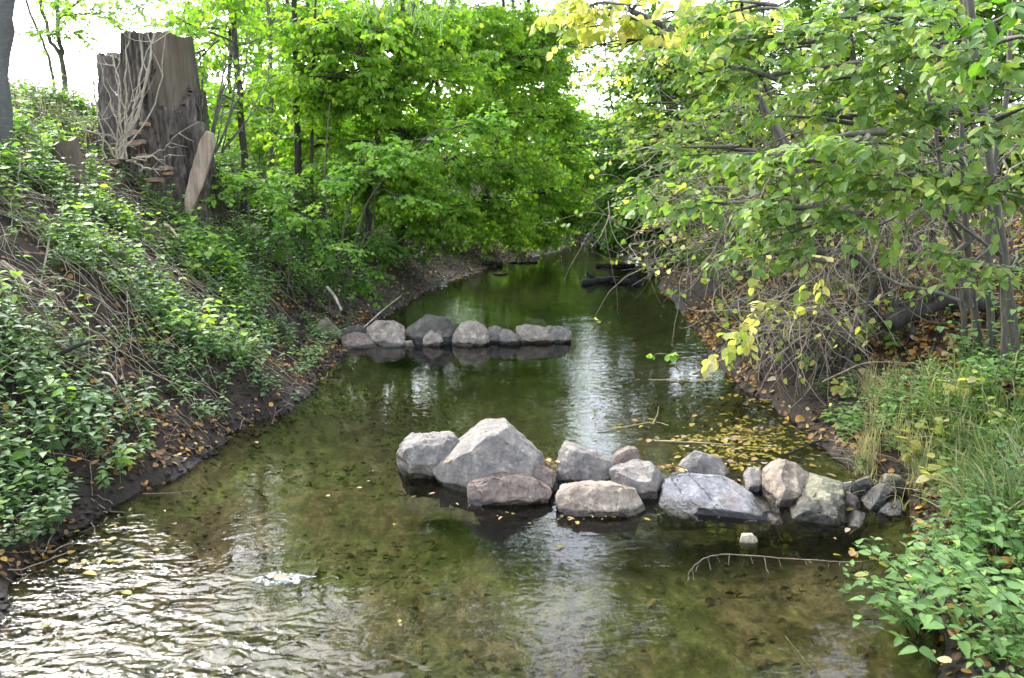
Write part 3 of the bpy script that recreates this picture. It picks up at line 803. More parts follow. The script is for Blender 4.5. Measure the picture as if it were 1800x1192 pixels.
    brk = vnoise(np.stack([A * 20, A * 0, Z * 9], -1).reshape(-1, 3)).reshape(A.shape)
    Rb = Rr - .06 + fur * .11 + brk * .016 + .012 * vnoise(np.stack([A * 60, A * 0, Z * 24], -1).reshape(-1, 3)).reshape(A.shape)
    Rb = np.where(barkm, Rb, Rr - .09)
    mb = MB(); mb.add(pt(Rb, Z), grid(barkm | np.roll(barkm, 1, 1)), 'stumpbark')
    mb.build('bark', root, org)
    # raised edge of bark on the bare strip
    P = path([at(303, 235, Ys - .30), at(304, 190, Ys - .32), at(305, 152, Ys - .30)], 14, .006, 3)
    mb = MB(); add_tubes(mb, P[None], (.03 * g.uniform(.7, 1.2, 14) * np.linspace(1, .5, 14))[None], 7, 'stumpbark')
    mb.build('bark_ridge', root, org)
    # split root slab leaning at the right foot
    bm = bmesh.new()
    sil = [(352, 246), (362, 230), (373, 234), (377, 256), (365, 300), (351, 340), (336, 377), (326, 374), (325, 345), (335, 300), (346, 268)]
    fr = [bm.verts.new(at(x, y, Ys - .38)) for x, y in sil]; bk = [bm.verts.new(at(x, y, Ys - .38) + np.array([-.05, .16, .0])) for x, y in sil]
    bm.faces.new(fr[::-1]); bm.faces.new(bk)
    for q in range(len(sil)): bm.faces.new([fr[q], fr[(q + 1) % len(sil)], bk[(q + 1) % len(sil)], bk[q]])
    bmesh.ops.triangulate(bm, faces=bm.faces)
    for _ in range(5):
        es = [e for e in bm.edges if e.calc_length() > .05]
        if es: bmesh.ops.subdivide_edges(bm, edges=es, cuts=1); bmesh.ops.triangulate(bm, faces=[f for f in bm.faces if len(f.verts) > 3])
    co = np.array([v.co[:] for v in bm.verts]); d_ = fbm(co * [14, 14, 2.5], 3) * .012
    for v, c_, dd in zip(bm.verts, co, d_): v.co = Vector(c_ + np.array([dd, dd, dd * .5]) - org)
    bm.normal_update()
    me = bpy.data.meshes.new('root_slab'); bm.to_mesh(me); bm.free(); me.materials.append(M['palewood'])
    for p_ in me.polygons: p_.use_smooth = True
    o = bpy.data.objects.new('root_slab', me); S.collection.objects.link(o); o.parent = root; o['label'] = 'pale split wood face at the right foot of the stump'
    # buttress behind the slab
    P = path([at(352, 215, Ys - .2), at(358, 270, Ys - .15), at(345, 350, Ys - .1)], 12, .01, 5)
    mb = MB(); add_tubes(mb, P[None], (np.array([.07, .09, .10, .11, .12, .12, .12, .12, .12, .11, .10, .10]))[None], 12, 'stumpbark'); mb.build('root_buttress', root, org)
    # bracket fungi / loose wood plates at the foot
    for q, (px, py, wpx) in enumerate([(232, 232, 26), (242, 249, 24), (226, 252, 40), (248, 274, 24), (288, 296, 30), (292, 304, 20), (270, 316, 34), (205, 262, 26), (196, 284, 22), (252, 218, 20)]):
        c = at(px, py, Ys - .42); r0 = wpx / F * 11 * .5
        n = 14; a = np.linspace(math.pi, 2 * math.pi, n)
        tp_ = np.stack([c[0] + r0 * np.cos(a), c[1] + r0 * .9 * np.sin(a) + .05, c[2] + g.normal(size=n) * .004 + .012], -1)
        bt_ = tp_ * [1, 1, 1]; bt_[:, 2] -= .035; bt_[:, 0] = c[0] + (bt_[:, 0] - c[0]) * .9
        bk_ = np.array([[c[0], c[1] + .1, c[2] + .03]]); bb_ = np.array([[c[0], c[1] + .1, c[2] - .04]])
        V = np.vstack([tp_, bt_, bk_, bb_]); k = np.arange(n - 1)
        mb = MB(); mb.add(V, np.stack([k, k + 1, np.full(n - 1, 2 * n)], -1), 'fungus'); mb.add(V, np.stack([k, k + n, k + n + 1, k + 1], -1), 'fungus'); mb.add(V, np.stack([k + 1 + n, k + n, np.full(n - 1, 2 * n + 1)], -1), 'fungus')
        mb.build('bracket_fungus', root, org)
stump()

# small sawn stump left of it
def small_stump():
    c = foot(122, 9.6)
    root = empty('small_stump', c, 'small pale sawn stump with a notched top, left of the huge stump', 'tree stump')
    g = np.random.default_rng(2)
    mb = MB()
    top_ = c + np.array([-.02, -.03, .34])
    n, K = 28, 12
    a = np.arange(n) * 2 * math.pi / n
    V = []
    for k in range(K):
        t = k / (K - 1); ctr = (1 - t) * (c - [0, 0, .40]) + t * top_ + np.array([.02 * math.sin(t * 3), 0, 0])
        r = .165 - .015 * t + .05 * math.exp(-t * 5) + .012 * np.cos(3 * a + 1)
        zt = (.05 * np.cos(a - .6) + .012 * np.cos(5 * a)) * (t > .95)
        V.append(np.stack([ctr[0] + r * np.cos(a), ctr[1] + r * np.sin(a), ctr[2] + zt], -1))
    V = np.vstack(V); i = np.arange(K - 1)[:, None] * n; j = np.arange(n)[None]; j2 = (j + 1) % n
    mb.add(V, np.stack([i + j, i + j2, i + n + j2, i + n + j], -1).reshape(-1, 4), 'stumpwood')
    mb.build('side_wood', root, c)
    mb = MB(); rim = V[-n:]; mb.add(np.vstack([rim, [rim.mean(0) - [0, 0, .04]]]), np.stack([np.arange(n), (np.arange(n) + 1) % n, np.full(n, n)], -1), 'palewood'); mb.build('cut_top', root, c)
    P = path([top_ + [-.07, -.05, -.10], top_ + [-.13, -.06, -.02]], 5); mb = MB(); add_tubes(mb, P[None], np.full((1, 5), .035), 8, 'stumpwood'); mb.build('branch_stub', root, c)
small_stump()

def stems(name, label, cat, base, tips, r0, mat, seed, group=None, K=14, wob=.03, side=6, fork=2, fl=.35, spread=.05, sag=.0, parent=None):
    """a leafless bunch of stems with forks, one mesh"""
    g = np.random.default_rng(seed)
    mb = MB(); org = np.asarray(base, float)
    for tip in tips:
        s = org + g.normal(size=3) * [spread, spread, .0] - [0, 0, .05]
        L = np.linalg.norm(tip - s)
        mid = s * .5 + tip * .5 + g.normal(size=3) * .06 * L + np.array([0, 0, -sag * L])
        P = path([s, mid, tip], K, wob * .3, seed)
        P[1:-1] += g.normal(size=(K - 2, 3)) * wob * .35
        r_ = r0 * g.uniform(.6, 1.1)
        add_tubes(mb, P[None], (r_ * np.linspace(1, .25, K))[None], side, mat)
        n = fork
        if n:
            jj = g.integers(3, K - 1, n)
            d = unit(tip - s) * .8 + unit(g.normal(size=(n, 3))) * .9
            e = P[jj] + unit(d) * L * fl * g.uniform(.4, 1, (n, 1))
            tt = np.linspace(0, 1, 6)[None, :, None]
            md = (P[jj] + e) / 2 + g.normal(size=(n, 3)) * L * .03
            PP = P[jj][:, None] * (1 - tt) ** 2 + 2 * md[:, None] * tt * (1 - tt) + e[:, None] * tt ** 2
            add_tubes(mb, PP, (r_ * .45 * np.linspace(1, .3, 6))[None] * np.ones((n, 1)), 4, mat)
    o = mb.build(name, parent, org); o.location = org
    return tag(o, label, cat, group)
b = at(214, 272, 10.3)
stems('dead_sprouts', 'fan of pale leafless shoots growing up in front of the huge stump', 'dead shoots', [b[0], 10.3, b[2]],
      [at(x, y, 10.2) for x, y in [(150, 100), (172, 95), (190, 60), (205, 60), (235, 20), (238, -30), (248, -30), (280, -20), (330, -25), (300, -20), (165, 135), (200, 110), (262, 120), (255, 155), (160, 170)]], .014, 'deadtwig', 11, wob=.03, fork=3)
b = at(222, 275, 10.1)
stems('dead_branch', 'fallen pale forked branch lying across the foot of the huge stump', 'branch', b, [at(314, 232, 10.0), at(292, 296, 9.9), at(300, 276, 10.0)], .018, 'deadtwig', 12, fork=4, spread=.02)
b = at(150, 222, 10.6)
stems('dead_branch', 'thin pale twigs lying left of the huge stump', 'branch', b, [at(240, 262, 10.3), at(118, 170, 10.6), at(190, 240, 10.4), at(215, 200, 10.4)], .010, 'deadtwig', 13, fork=4, spread=.02)
b = foot(384, 11.2) ; b[2] = at(384, 262, 11.2)[2]
stems('bare_shrub', 'bare many stemmed shrub growing right beside the huge stump', 'shrub', b, [at(x, y, 11.2) for x, y in [(382, 60), (398, 40), (412, 90), (425, 20), (450, -10), (440, 60), (405, 120), (470, 140), (360, 120), (480, 100)]], .016, 'trunk', 14, fork=4, wob=.02)
stems('stick', 'upright crooked stick beside the left trunk', 'stick', foot(45, 8.2), [at(54, 232, 8.2)], .016, 'deadtwig', 15, fork=0)

# ================================================================ TREES
def T(px, Y, *up):
    """trunk points: foot on the terrain, then pixel points"""
    return [foot(px, Y)] + [at(*u) if len(u) == 3 else at(u[0], u[1], Y) for u in up]
# far left foreground trunk
tree('tree', 'smooth grey trunk cut by the left edge of the photo', 'tree', [(T(2, 8.5, (3, 100), (11, -40), (14, -400, 8.5), (10, -800, 8.6)), .085, .05)],
     [(at(-120, -900, 7.0), (1.2, 1.0, .8), 60)], 301, tmat='smooth', mat='light')
# thin trees against the sky, upper left
tree('tree', 'slender three stemmed young tree against the white sky left of the stump', 'tree',
     [(T(118, 17, (110, 110), (85, 60), (60, -60)), .05, .03), (T(116, 17, (112, 130), (104, 60), (100, -90)), .06, .03), (T(100, 17, (90, 120), (60, 40), (30, -40)), .035, .02)],
     [(at(110, -10, 17), (1.0, .8, .5), 50), (at(165, 20, 16.5), (.9, .6, .35), 70), (at(90, 60, 16.5), (.7, .6, .3), 40), (at(150, -20, 15), (1.3, .6, .3), 60), (at(30, -30, 17), (.8, .6, .5), 50), (at(230, -10, 16), (.8, .5, .3), 45)], 302, 'slender trees on the bank top', mat='light', ls=.10)
spec = [  # px, Y, trunk px at y=0, r, label
 (432, 12.6, 405, .055, 'dark slender tree just right of the bare shrub'),
 (522, 13.2, 520, .060, 'dark slender tree standing in the middle of the left grove'),
 (548, 12.9, 556, .028, 'thin sapling just right of the middle grove tree'),
 (476, 16.5, 470, .05, 'thin grey tree in the grove behind the dark slender tree'),
 (500, 18.5, 505, .07, 'grey trunk in shade furthest back in the grove'),
 (455, 20.0, 450, .07, 'pale grey trunk at the bank top behind the bare shrub'),
]
for q, (px, Y, tx, r_, lb) in enumerate(spec):
    cls = []
    g = np.random.default_rng(400 + q)
    for c_ in range(5):
        cls.append((at(tx + g.uniform(-110, 110), g.uniform(-60, 190), Y + g.uniform(-.8, .9)), (g.uniform(.6, 1.1), .7, g.uniform(.25, .5)), 42))
    tree('tree', lb, 'tree', [(T(px, Y, (px * .6 + tx * .4 + g.uniform(-6, 6), 200), (px * .3 + tx * .7 + g.uniform(-6, 6), 90), (tx, -40), (tx, -240)), r_, r_ * .5)], cls, 310 + q, 'slender trees of the left grove', tmat='trunkd' if q < 3 else 'trunk', mat='bright', tm=T_OV, ls=.10, flat=.5, ldroop=.5)

MAPLES = [
 # label, trunk, clumps (px, py, Y, rx, ry, rz, n)
 ('bright green maple leaning over the brook from the left grove', T(640, 13.2, (660, 250), (700, 120), (740, -60)), .05,
  [(600, 60, 13, 1.1, .8, .5, 110), (690, 40, 13.2, 1.2, .9, .5, 110), (760, 130, 13.4, 1.0, .9, .45, 100), (640, 170, 13, 1.1, .9, .4, 110), (730, 230, 13.4, 1.1, .8, .35, 90), (560, 130, 13.4, .8, .8, .5, 70), (640, 290, 12.8, .9, .6, .35, 90), (560, 250, 13.5, .8, .7, .5, 70), (700, 330, 13.2, .9, .6, .35, 80)], 'bright', .095),
 ('tall bright maple with hanging branches behind the leaning one', T(700, 16, (720, 260), (770, 110), (800, -60), (820, -250)), .07,
  [(830, 60, 16, 1.3, 1, .6, 130), (900, 110, 16.2, 1.1, 1, .5, 110), (780, 60, 15.6, 1.2, 1, .6, 110), (860, 200, 16, 1.3, 1, .5, 130), (800, 290, 15.5, 1.3, 1, .45, 120), (900, 300, 16.3, 1.1, .9, .45, 110), (760, 380, 15, 1.0, .8, .4, 100), (870, 380, 16, 1.1, .8, .35, 100), (660, 360, 15, .9, .8, .5, 80)], 'bright', .095),
 ('maple overhanging the gravel shore further upstream', T(850, 20, (860, 300), (900, 150), (930, 0), (930, -200)), .08,
  [(950, 200, 20, 1.1, 1.0, .6, 110), (930, 280, 20, 1.4, 1, .5, 130), (960, 350, 20.5, 1.2, 1, .4, 110), (880, 410, 19, 1.3, .8, .3, 100), (930, 60, 20, 1.2, 1, .6, 110), (975, 50, 20, 1.1, 1, .5, 90), (960, 130, 20, .8, 1, .5, 80), (880, 150, 20, 1.2, 1, .7, 110), (950, 415, 20.5, .9, .7, .25, 80)], 'bright', .10),
 ('small green tree by the far bend on the left shore', T(930, 27, (950, 300), (960, 200), (955, 60)), .08,
  [(975, 290, 27, 1.5, 1, .8, 120), (985, 380, 27, 1.4, 1, .5, 110), (930, 330, 27, 1.5, 1, .9, 110), (960, 180, 28, 1.2, 1, .8, 90)], 'bright', .11),
]
for q, (lb, tr, r_, cl, mt, ls) in enumerate(MAPLES):
    tree('maple_tree', lb, 'tree', [(tr, r_, r_ * .4)], [(at(a, b_, y_), (rx, ry, rz), n) for a, b_, y_, rx, ry, rz, n in cl], 330 + q, 'maples on the left bank', tmat='trunkd', mat=mt, tm=T_MP, ls=ls, density=2.2, flat=.45, ldroop=.5)

# back wall of the left grove
g = np.random.default_rng(77)
bl = ['broad bushy tree behind the grove on the far left', 'bushy tree behind the middle of the grove', 'bushy tree behind the leaning maple', 'bushy tree behind the tall bright maple', 'bushy tree closing the view left of the sky gap']
for q, (px, Y, mt) in enumerate([(330, 24, 'bright'), (520, 25, 'bright'), (640, 23, 'bright'), (760, 25, 'bright'), (880, 30, 'dark')]):
    sc_ = Y / 20
    cl = [(at(px + g.uniform(-70, 90), py, Y + g.uniform(-1, 1)), (1.9 * sc_, 1.4, .9 * sc_), 90 if q else 34) for py in ((60, 150, 230, 10, 290, 340) if q else (20, 230, 250))]
    if q > 1: cl += [(at(px + g.uniform(-60, 60), py, Y), (2.2 * sc_, 1.5, 1.2 * sc_), 80) for py in (-120, -240, -360)]
    if q > 1: cl += [(at(px + g.uniform(-60, 60), 395, Y - 2), (1.8, 1., .5), 90)]
    tree('bushy_tree', bl[q], 'tree', [(T(px, Y, (px + 8, 150), (px, -200 if q > 1 else 0)), .09, .05)], cl, 350 + q, 'trees behind the left grove', tmat='trunkd', mat=mt, tm=T_OV, ls=.15, tl=.7, twigs=False, flat=.4, ldroop=.5)

for q, (lb, px, Y, cs) in enumerate([('feathery light tree filling the left grove right of the stump', 400, 19, [(370, 20), (420, 90), (360, 130), (450, 160), (400, 220), (480, 60), (340, 60)]),
                                 ('feathery light tree filling the middle of the left grove', 540, 18, [(500, 20), (560, 80), (520, 150), (590, 180), (500, 220), (620, 90), (560, 260), (460, 240)]),
                                 ('bright airy tree reaching up left of the sky gap', 900, 23, [(850, 20), (920, 60), (880, 130), (960, 90), (940, 170), (960, 40), (830, 90), (985, 215)])]):
    tree('airy_tree', lb, 'tree', [(T(px, Y, (px + 5, 150), (px, -60)), .06, .03)], [(at(a, b_, Y), (1.1 * Y / 18, .9, .55), 95) for a, b_ in cs], 560 + q, 'airy trees of the left bank', tmat='trunkd', mat='light' if q == 0 else 'bright', tm=T_OV, ls=.10, tl=.45, flat=.4, ldroop=.5)
for q, (px, Y, cs, lb) in enumerate([(420, 27, [(380, 270), (430, 240), (480, 270), (450, 200), (400, 210)], 'distant bush line seen between the slender trunks, left part'), (560, 28, [(530, 270), (580, 240), (630, 270), (560, 200), (620, 200)], 'distant bush line seen between the slender trunks, middle part'),
                              (720, 30, [(690, 270), (740, 240), (800, 270), (720, 190), (800, 190)], 'distant bush line behind the leaning maple'), (900, 33, [(860, 270), (920, 250), (980, 260), (880, 200), (950, 215)], 'distant bush line left of the sky gap'), (1130, 36, [(1040, 235), (1090, 240), (1150, 220), (1200, 240), (1180, 160), (1230, 180)], 'distant bush line right of the sky gap'), (1400, 30, [(1290, 230), (1350, 180), (1420, 230), (1480, 160), (1560, 220), (1620, 170)], 'distant bush line behind the right bank')]):
    tree('distant_bush', lb, 'bush', [(T(px, Y, (px, 250)), .08, .04)], [(at(a, b_, Y + g.uniform(-1, 1)), (2.4, 1.2, 1.1), 110) for a, b_ in cs], 580 + q, 'distant bushes', tmat='trunkd', mat='bright', tm=T_OV, ls=.2, tl=.8, twigs=False, flat=.3, ldroop=.5)
# centre: dark trees upstream
DK = [
 ('dark green tree right of the sky gap, leaning over the brook', T(1230, 20, (1200, 300), (1170, 160), (1150, 0), (1150, -200)), .10,
  [(1150, 140, 20, 1.2, 1, .6, 150), (1190, 60, 20, 1.3, 1, .7, 150), (1180, 220, 19.5, 1.5, 1, .6, 170), (1130, 290, 20, 1.4, 1, .5, 160), (1220, 300, 19, 1.4, 1, .6, 150), (1120, 370, 20, 1.2, 1, .4, 130), (1250, 150, 20, 1.4, 1, .9, 140), (1120, 215, 20.5, .7, .8, .35, 60)]),
 ('dark green tree under the sky gap at the far bend', T(1110, 29, (1090, 320), (1070, 260)), .10,
  [(1040, 225, 30, 1.6, 1, .35, 150), (1010, 235, 27, 1.3, 1, .3, 110), (1120, 235, 27, 1.3, 1, .5, 110), (1080, 300, 28, 1.8, 1, .8, 160), (1010, 320, 30, 1.5, 1, .8, 140), (1060, 370, 27, 1.6, 1, .5, 150), (1120, 330, 26, 1.4, 1, .8, 130), (1000, 260, 31, 1.1, 1, .5, 90)]),
 ('green maple on the right shore hanging low over the bend', T(1240, 24, (1180, 330), (1140, 250)), .07,
  [(1120, 280, 23, 1.2, 1, .5, 150, 'bright'), (1080, 350, 24, 1.3, 1, .4, 150, 'bright'), (1160, 330, 22, 1.1, 1, .5, 150), (1150, 390, 22, .9, .7, .3, 110, 'bright'), (1040, 300, 25, 1.2, 1, .4, 120, 'bright'), (1180, 250, 22, 1.2, 1, .5, 130), (1070, 405, 25, .9, .6, .2, 90)]),
 ('thin twiggy tree whose leaves lace the sky gap', T(1120, 24, (1100, 300), (1070, 150), (1060, 0)), .04,
  [(1005, 115, 24, .45, .5, .3, 10), (1065, 150, 24, .4, .5, .4, 14, 'bright'), (1088, 190, 24, .35, .5, .4, 16), (1010, 205, 24, .4, .5, .2, 12, 'bright')]),
 ('low dark bush hanging over the right waterline upstream', T(1195, 18, (1175, 420), (1150, 395)), .05,
  [(1130, 400, 18, .9, .7, .25, 120), (1180, 350, 17.5, 1.0, .8, .5, 130), (1100, 410, 21, .8, .8, .22, 90), (1190, 420, 17, .5, .6, .3, 70)]),
 ('dark tree closing the brook beyond the bend', T(1060, 40, (1050, 200), (1040, 280)), .14,
  [(1000, 340, 40, 3.0, 1, 1.4, 130), (1080, 350, 40, 3.0, 1, 1.4, 130), (1050, 395, 38, 3.0, 1, .9, 120), (1150, 260, 38, 2.6, 1, 2.0, 130), (960, 250, 40, 2.2, 1, 1.7, 90)]),
]
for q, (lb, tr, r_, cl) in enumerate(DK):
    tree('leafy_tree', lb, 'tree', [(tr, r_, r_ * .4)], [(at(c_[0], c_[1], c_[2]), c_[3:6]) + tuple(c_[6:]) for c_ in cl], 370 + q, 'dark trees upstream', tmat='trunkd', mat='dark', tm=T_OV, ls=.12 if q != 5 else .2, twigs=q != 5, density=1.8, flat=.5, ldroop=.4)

# light hazel bush over the left shore
hz_cl = [(575, 320, 11.0, .45, .4, .22, 26), (640, 300, 11.0, .55, .4, .2, 34), (690, 270, 11.0, .5, .4, .2, 34), (750, 245, 11.1, .5, .4, .17, 34), (810, 215, 11.2, .5, .4, .15, 32), (870, 210, 11.3, .4, .35, .10, 24), (710, 345, 11.0, .3, .3, .15, 16), (560, 400, 11.0, .35, .35, .35, 26), (605, 440, 11, .3, .3, .3, 20), (650, 250, 11.2, .4, .3, .2, 20)]
tree('hazel_bush', 'light green hazel bush reaching over the left shore with long bent stems', 'bush',
     [(T(592, 11.3, (640, 370), (690, 300), (740, 250)), .022, .008), (T(588, 11.3, (605, 400), (625, 330), (640, 250)), .018, .008), (T(585, 11.3, (640, 480 - 60), (655, 400), (660, 300)), .012, .006), (T(580, 11.3, (575, 380), (570, 300), (580, 180)), .014, .006)],
     [(at(a, b_, y_), (rx, ry, rz), n) for a, b_, y_, rx, ry, rz, n in hz_cl], 380, mat='light', tm=T_RD, ls=.075, tl=.3, nleaf=8)
# dark bramble masses at the foot of the grove
BR = [(430, 330, 11.2, .75, .5, .32, 110, 'mid green bramble bush right of the split root slab'), (410, 300, 11.8, .5, .4, .25, 60, 'small bramble growing behind the root slab'), (500, 420, 10.8, .6, .5, .30, 90, 'dark bramble at the foot of the middle grove tree'), (610, 480, 11.2, .45, .4, .25, 70, 'low dark bramble above the left gravel shore'), (660, 440, 12.5, .6, .5, .3, 80, 'dark low shrub under the leaning maple'), (530, 350, 12.5, .6, .5, .4, 80, 'green shrub between the slender grove trees'), (740, 425, 15, .8, .5, .3, 90, 'dark low shrub hanging above the shore bend'), (450, 230, 15.5, 1.2, .6, .4, 80, 'low bush on the bank top behind the bare shrub'), (560, 300, 16, 1.2, .8, .6, 90, 'wide low bush at the back of the grove')]
for q, (px, py, Y, rx, ry, rz, n, lb) in enumerate(BR):
    c = at(px, py, Y); f_ = np.array([c[0], Y, hz(c[0], Y)])
    tree('bramble_bush', lb, 'bush', [([f_, (f_ + c) / 2 + [.04, 0, .05], c + [0, 0, .1]], .014, .006), ([f_ + [.1, 0, 0], (f_ + c) / 2 + [-.1, 0, .05], c + [-.3, 0, .0]], .010, .004)],
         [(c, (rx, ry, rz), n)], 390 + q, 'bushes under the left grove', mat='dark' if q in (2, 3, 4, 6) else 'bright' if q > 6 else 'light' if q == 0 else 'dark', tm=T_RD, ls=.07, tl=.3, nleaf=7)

# willow tips hanging from above the frame
g = np.random.default_rng(9)
def hang_twigs(name, label, cat, tops, mat, tm, ls, nl, L, seed):
    g = np.random.default_rng(seed); mb = MB()
    s = np.array(tops); n = len(s)
    d = g.normal(size=(n, 3)) * .25 + [0, 0, -1]
    spray(mb, s, d, g.uniform(.6, 1.1, n) * L, nl, mat, tm, ls, g, droop=0, twigr=.003, ldroop=.7)
    up = s + [0, .2, .7]
    tt = np.linspace(0, 1, 5)[None, :, None]
    add_tubes(mb, (up.mean(0)[None, None] * (1 - tt) + s[:, None] * tt) + np.array([0, 0, .25]) * np.sin(tt * math.pi), np.full((n, 5), .005), 4, 'trunkd')
    return tag(mb.build(name), label, cat)
hang_twigs('willow_branch', 'narrow leaved willow twigs hanging in at the top edge left of centre', 'branch', [at(x, y, 6.5) for x, y in [(640, -30), (650, -20), (690, -30), (715, -25), (725, -35), (735, -20), (748, -35), (770, -30), (790, -35), (705, -45), (760, -45), (780, -50), (632, -40)]], 'willow', T_LN, .11, 10, .28, 21)

# ================================================================ RIGHT BANK TREES
HZ = dict(mat='hazel', tm=T_HZ)
g = np.random.default_rng(31)
def cls(lst): return [(at(a, b_, y_), (rx, ry, rz), n) + ((mm,) if mm else ()) for a, b_, y_, rx, ry, rz, n, mm in lst]
tree('hazel_tree', 'large hazel with many stems at the right edge, its boughs reaching far over the bank', 'tree',
     [(T(1790, 6.2, (1755, 380), (1715, 120), (1700, -60), (1690, -300)), .034, .018), (T(1745, 6.4, (1738, 420), (1762, 200), (1790, -40)), .03, .015), (T(1765, 6.0, (1760, 450), (1720, 300), (1690, 0)), .022, .010), (T(1700, 6.6, (1690, 480), (1665, 380), (1640, 200), (1600, 30)), .024, .01), (T(1720, 6.5, (1700, 400), (1690, 240), (1700, -40)), .030, .012)],
     cls([(1380, 375, 5.2, .26, .3, .07, 14, 0), (1460, 385, 5.1, .3, .3, .07, 18, 0), (1290, 362, 5.4, .28, .3, .05, 14, 0), (1540, 310, 4.9, .3, .3, .08, 18, 0), (1620, 320, 4.9, .3, .3, .08, 18, 0), (1700, 320, 4.9, .3, .3, .08, 16, 0), (1780, 330, 4.8, .3, .3, .10, 14, 0),
          (1480, 250, 4.8, .35, .3, .08, 20, 0), (1420, 290, 5.3, .35, .3, .08, 18, 0), (1340, 270, 5.6, .32, .3, .08, 16, 0), (1560, 170, 5.4, .4, .35, .13, 22, 0), (1470, 120, 5.6, .4, .4, .13, 24, 0), (1640, 80, 5.0, .4, .4, .15, 22, 0), (1740, 120, 4.6, .35, .3, .2, 20, 0), (1370, 70, 6.0, .45, .4, .12, 22, 0), (1300, 130, 6.2, .4, .4, .1, 20, 0), (1560, 30, 5.5, .5, .4, .15, 24, 0), (1250, 20, 6.0, .5, .4, .12, 18, 0),
          (1690, 200, 5.2, .4, .3, .12, 20, 0), (1790, 210, 4.8, .3, .3, .15, 14, 0), (1440, 200, 5.8, .45, .4, .1, 20, 0), (1230, 260, 6.6, .4, .4, .07, 16, 0), (1760, 40, 4.4, .3, .3, .16, 14, 'dark'), (1780, 480, 5.4, .25, .25, .15, 10, 0), (1690, 470, 5.6, .25, .25, .12, 9, 0), (1350, 450, 5.4, .22, .2, .1, 10, 0), (1450, 30, 6, .5, .4, .12, 22, 0)]),
     501, tmat='trunk', ls=.07, tl=.36, nleaf=10, sub=4, droop=.25, dens_t=.3, **HZ)
# second hazel further back filling the space
tree('hazel_tree', 'hazel standing behind the large one, seen through its boughs', 'tree',
     [(T(1610, 9.5, (1560, 300), (1500, 120), (1480, -100)), .045, .02), (T(1640, 9.5, (1640, 300), (1650, 120), (1640, -100)), .04, .02), (T(1520, 9.2, (1440, 330), (1380, 220), (1300, 60)), .04, .015)],
     cls([(x, y, 8.6 + (i % 3) * .7, .7, .5, .2, 30, 0) for i, (x, y) in enumerate([(1300, 30), (1420, 60), (1540, 60), (1650, 50), (1760, 70), (1360, 160), (1480, 170), (1600, 150), (1720, 180), (1250, 200), (1400, 240), (1520, 260), (1660, 260), (1780, 270), (1200, 130), (1290, 290), (1230, 340), (1160, 180), (1190, 260), (1170, 330), (1340, 340), (1450, 330), (1130, 90), (1260, 100), (1330, 110)])]),
     502, tmat='trunkd', ls=.075, tl=.4, nleaf=9, **HZ)
# leaning old trunk crossing the upper right
tree('leaning_tree', 'leaning old grey trunk crossing behind the hazel leaves, bent over the brook', 'tree',
     [(T(1560, 7.8, (1470, 400), (1352, 205), (1305, 130), (1220, 75), (1110, 20)), .05, .024), (T(1620, 7.6, (1420, 330), (1345, 190), (1330, 160)), .03, .02)],
     cls([(1180, 20, 7.4, .6, .4, .14, 18, 'yellow'), (1100, 40, 7.2, .5, .4, .14, 17, 'yellow'), (1040, 30, 7.3, .45, .4, .12, 11, 'yellow'), (1150, 60, 7.4, .5, .4, .12, 13, 'yellow'), (1250, 40, 7.0, .5, .4, .14, 13, 'yellow'), (1330, 20, 6.8, .4, .3, .12, 8, 'yellow'), (1000, 15, 7.3, .3, .3, .08, 6, 'yellow'), (1060, 10, 7, .6, .5, .12, 7, 'yellow'), (1160, -30, 7, .7, .5, .15, 18, 'yellow')]),
     503, tmat='trunk', ls=.085, tl=.3, nleaf=7, mat='yellow', tm=T_HZ, flat=.4, ldroop=.8)
tree('hazel_tree', 'yellowing small leaved shrub growing out over the water left of the hazels', 'tree',
     [(T(1400, 10.5, (1330, 380), (1230, 250), (1160, 170)), .03, .012), (T(1380, 10.6, (1330, 420), (1240, 380)), .02, .01)],
     [(at(x, y, 10 + .5 * math.sin(i)), (.7, .5, .3), 38, 'yellow' if i % 3 == 0 else 'hazel') for i, (x, y) in enumerate([(1170, 120), (1230, 180), (1150, 230), (1210, 280), (1280, 240), (1180, 350), (1260, 400), (1330, 330), (1200, 60), (1380, 180), (1300, 430)])],
     504, tmat='trunkd', ls=.07, tl=.4, nleaf=8, mat='hazel', tm=T_RD)
# shaded green wall up the right bank
wl = ['leafy tree high on the right bank behind the leaning trunk', 'leafy tree high on the right bank in the middle', 'leafy tree high on the right bank near the right edge', 'leafy tree at the right bank top beyond the hazels']
for q, (px, Y) in enumerate([(1330, 14), (1500, 14), (1700, 12.5), (1850, 12)]):
    cl = [(at(px + g.uniform(-90, 90), py, Y + g.uniform(-1, 1)), (1.3, 1, .7), 110) for py in (-150, -30, 30, 110, 180, 250, 90, 300, 220)]
    tree('leafy_tree', wl[q], 'tree', [(T(px, Y, (px - 10, 150), (px, -100)), .08, .04)], cl, 510 + q, 'trees up the right bank', tmat='trunkd', mat='dark' if q % 2 == 0 else 'bright', tm=T_OV, ls=.12, tl=.5)

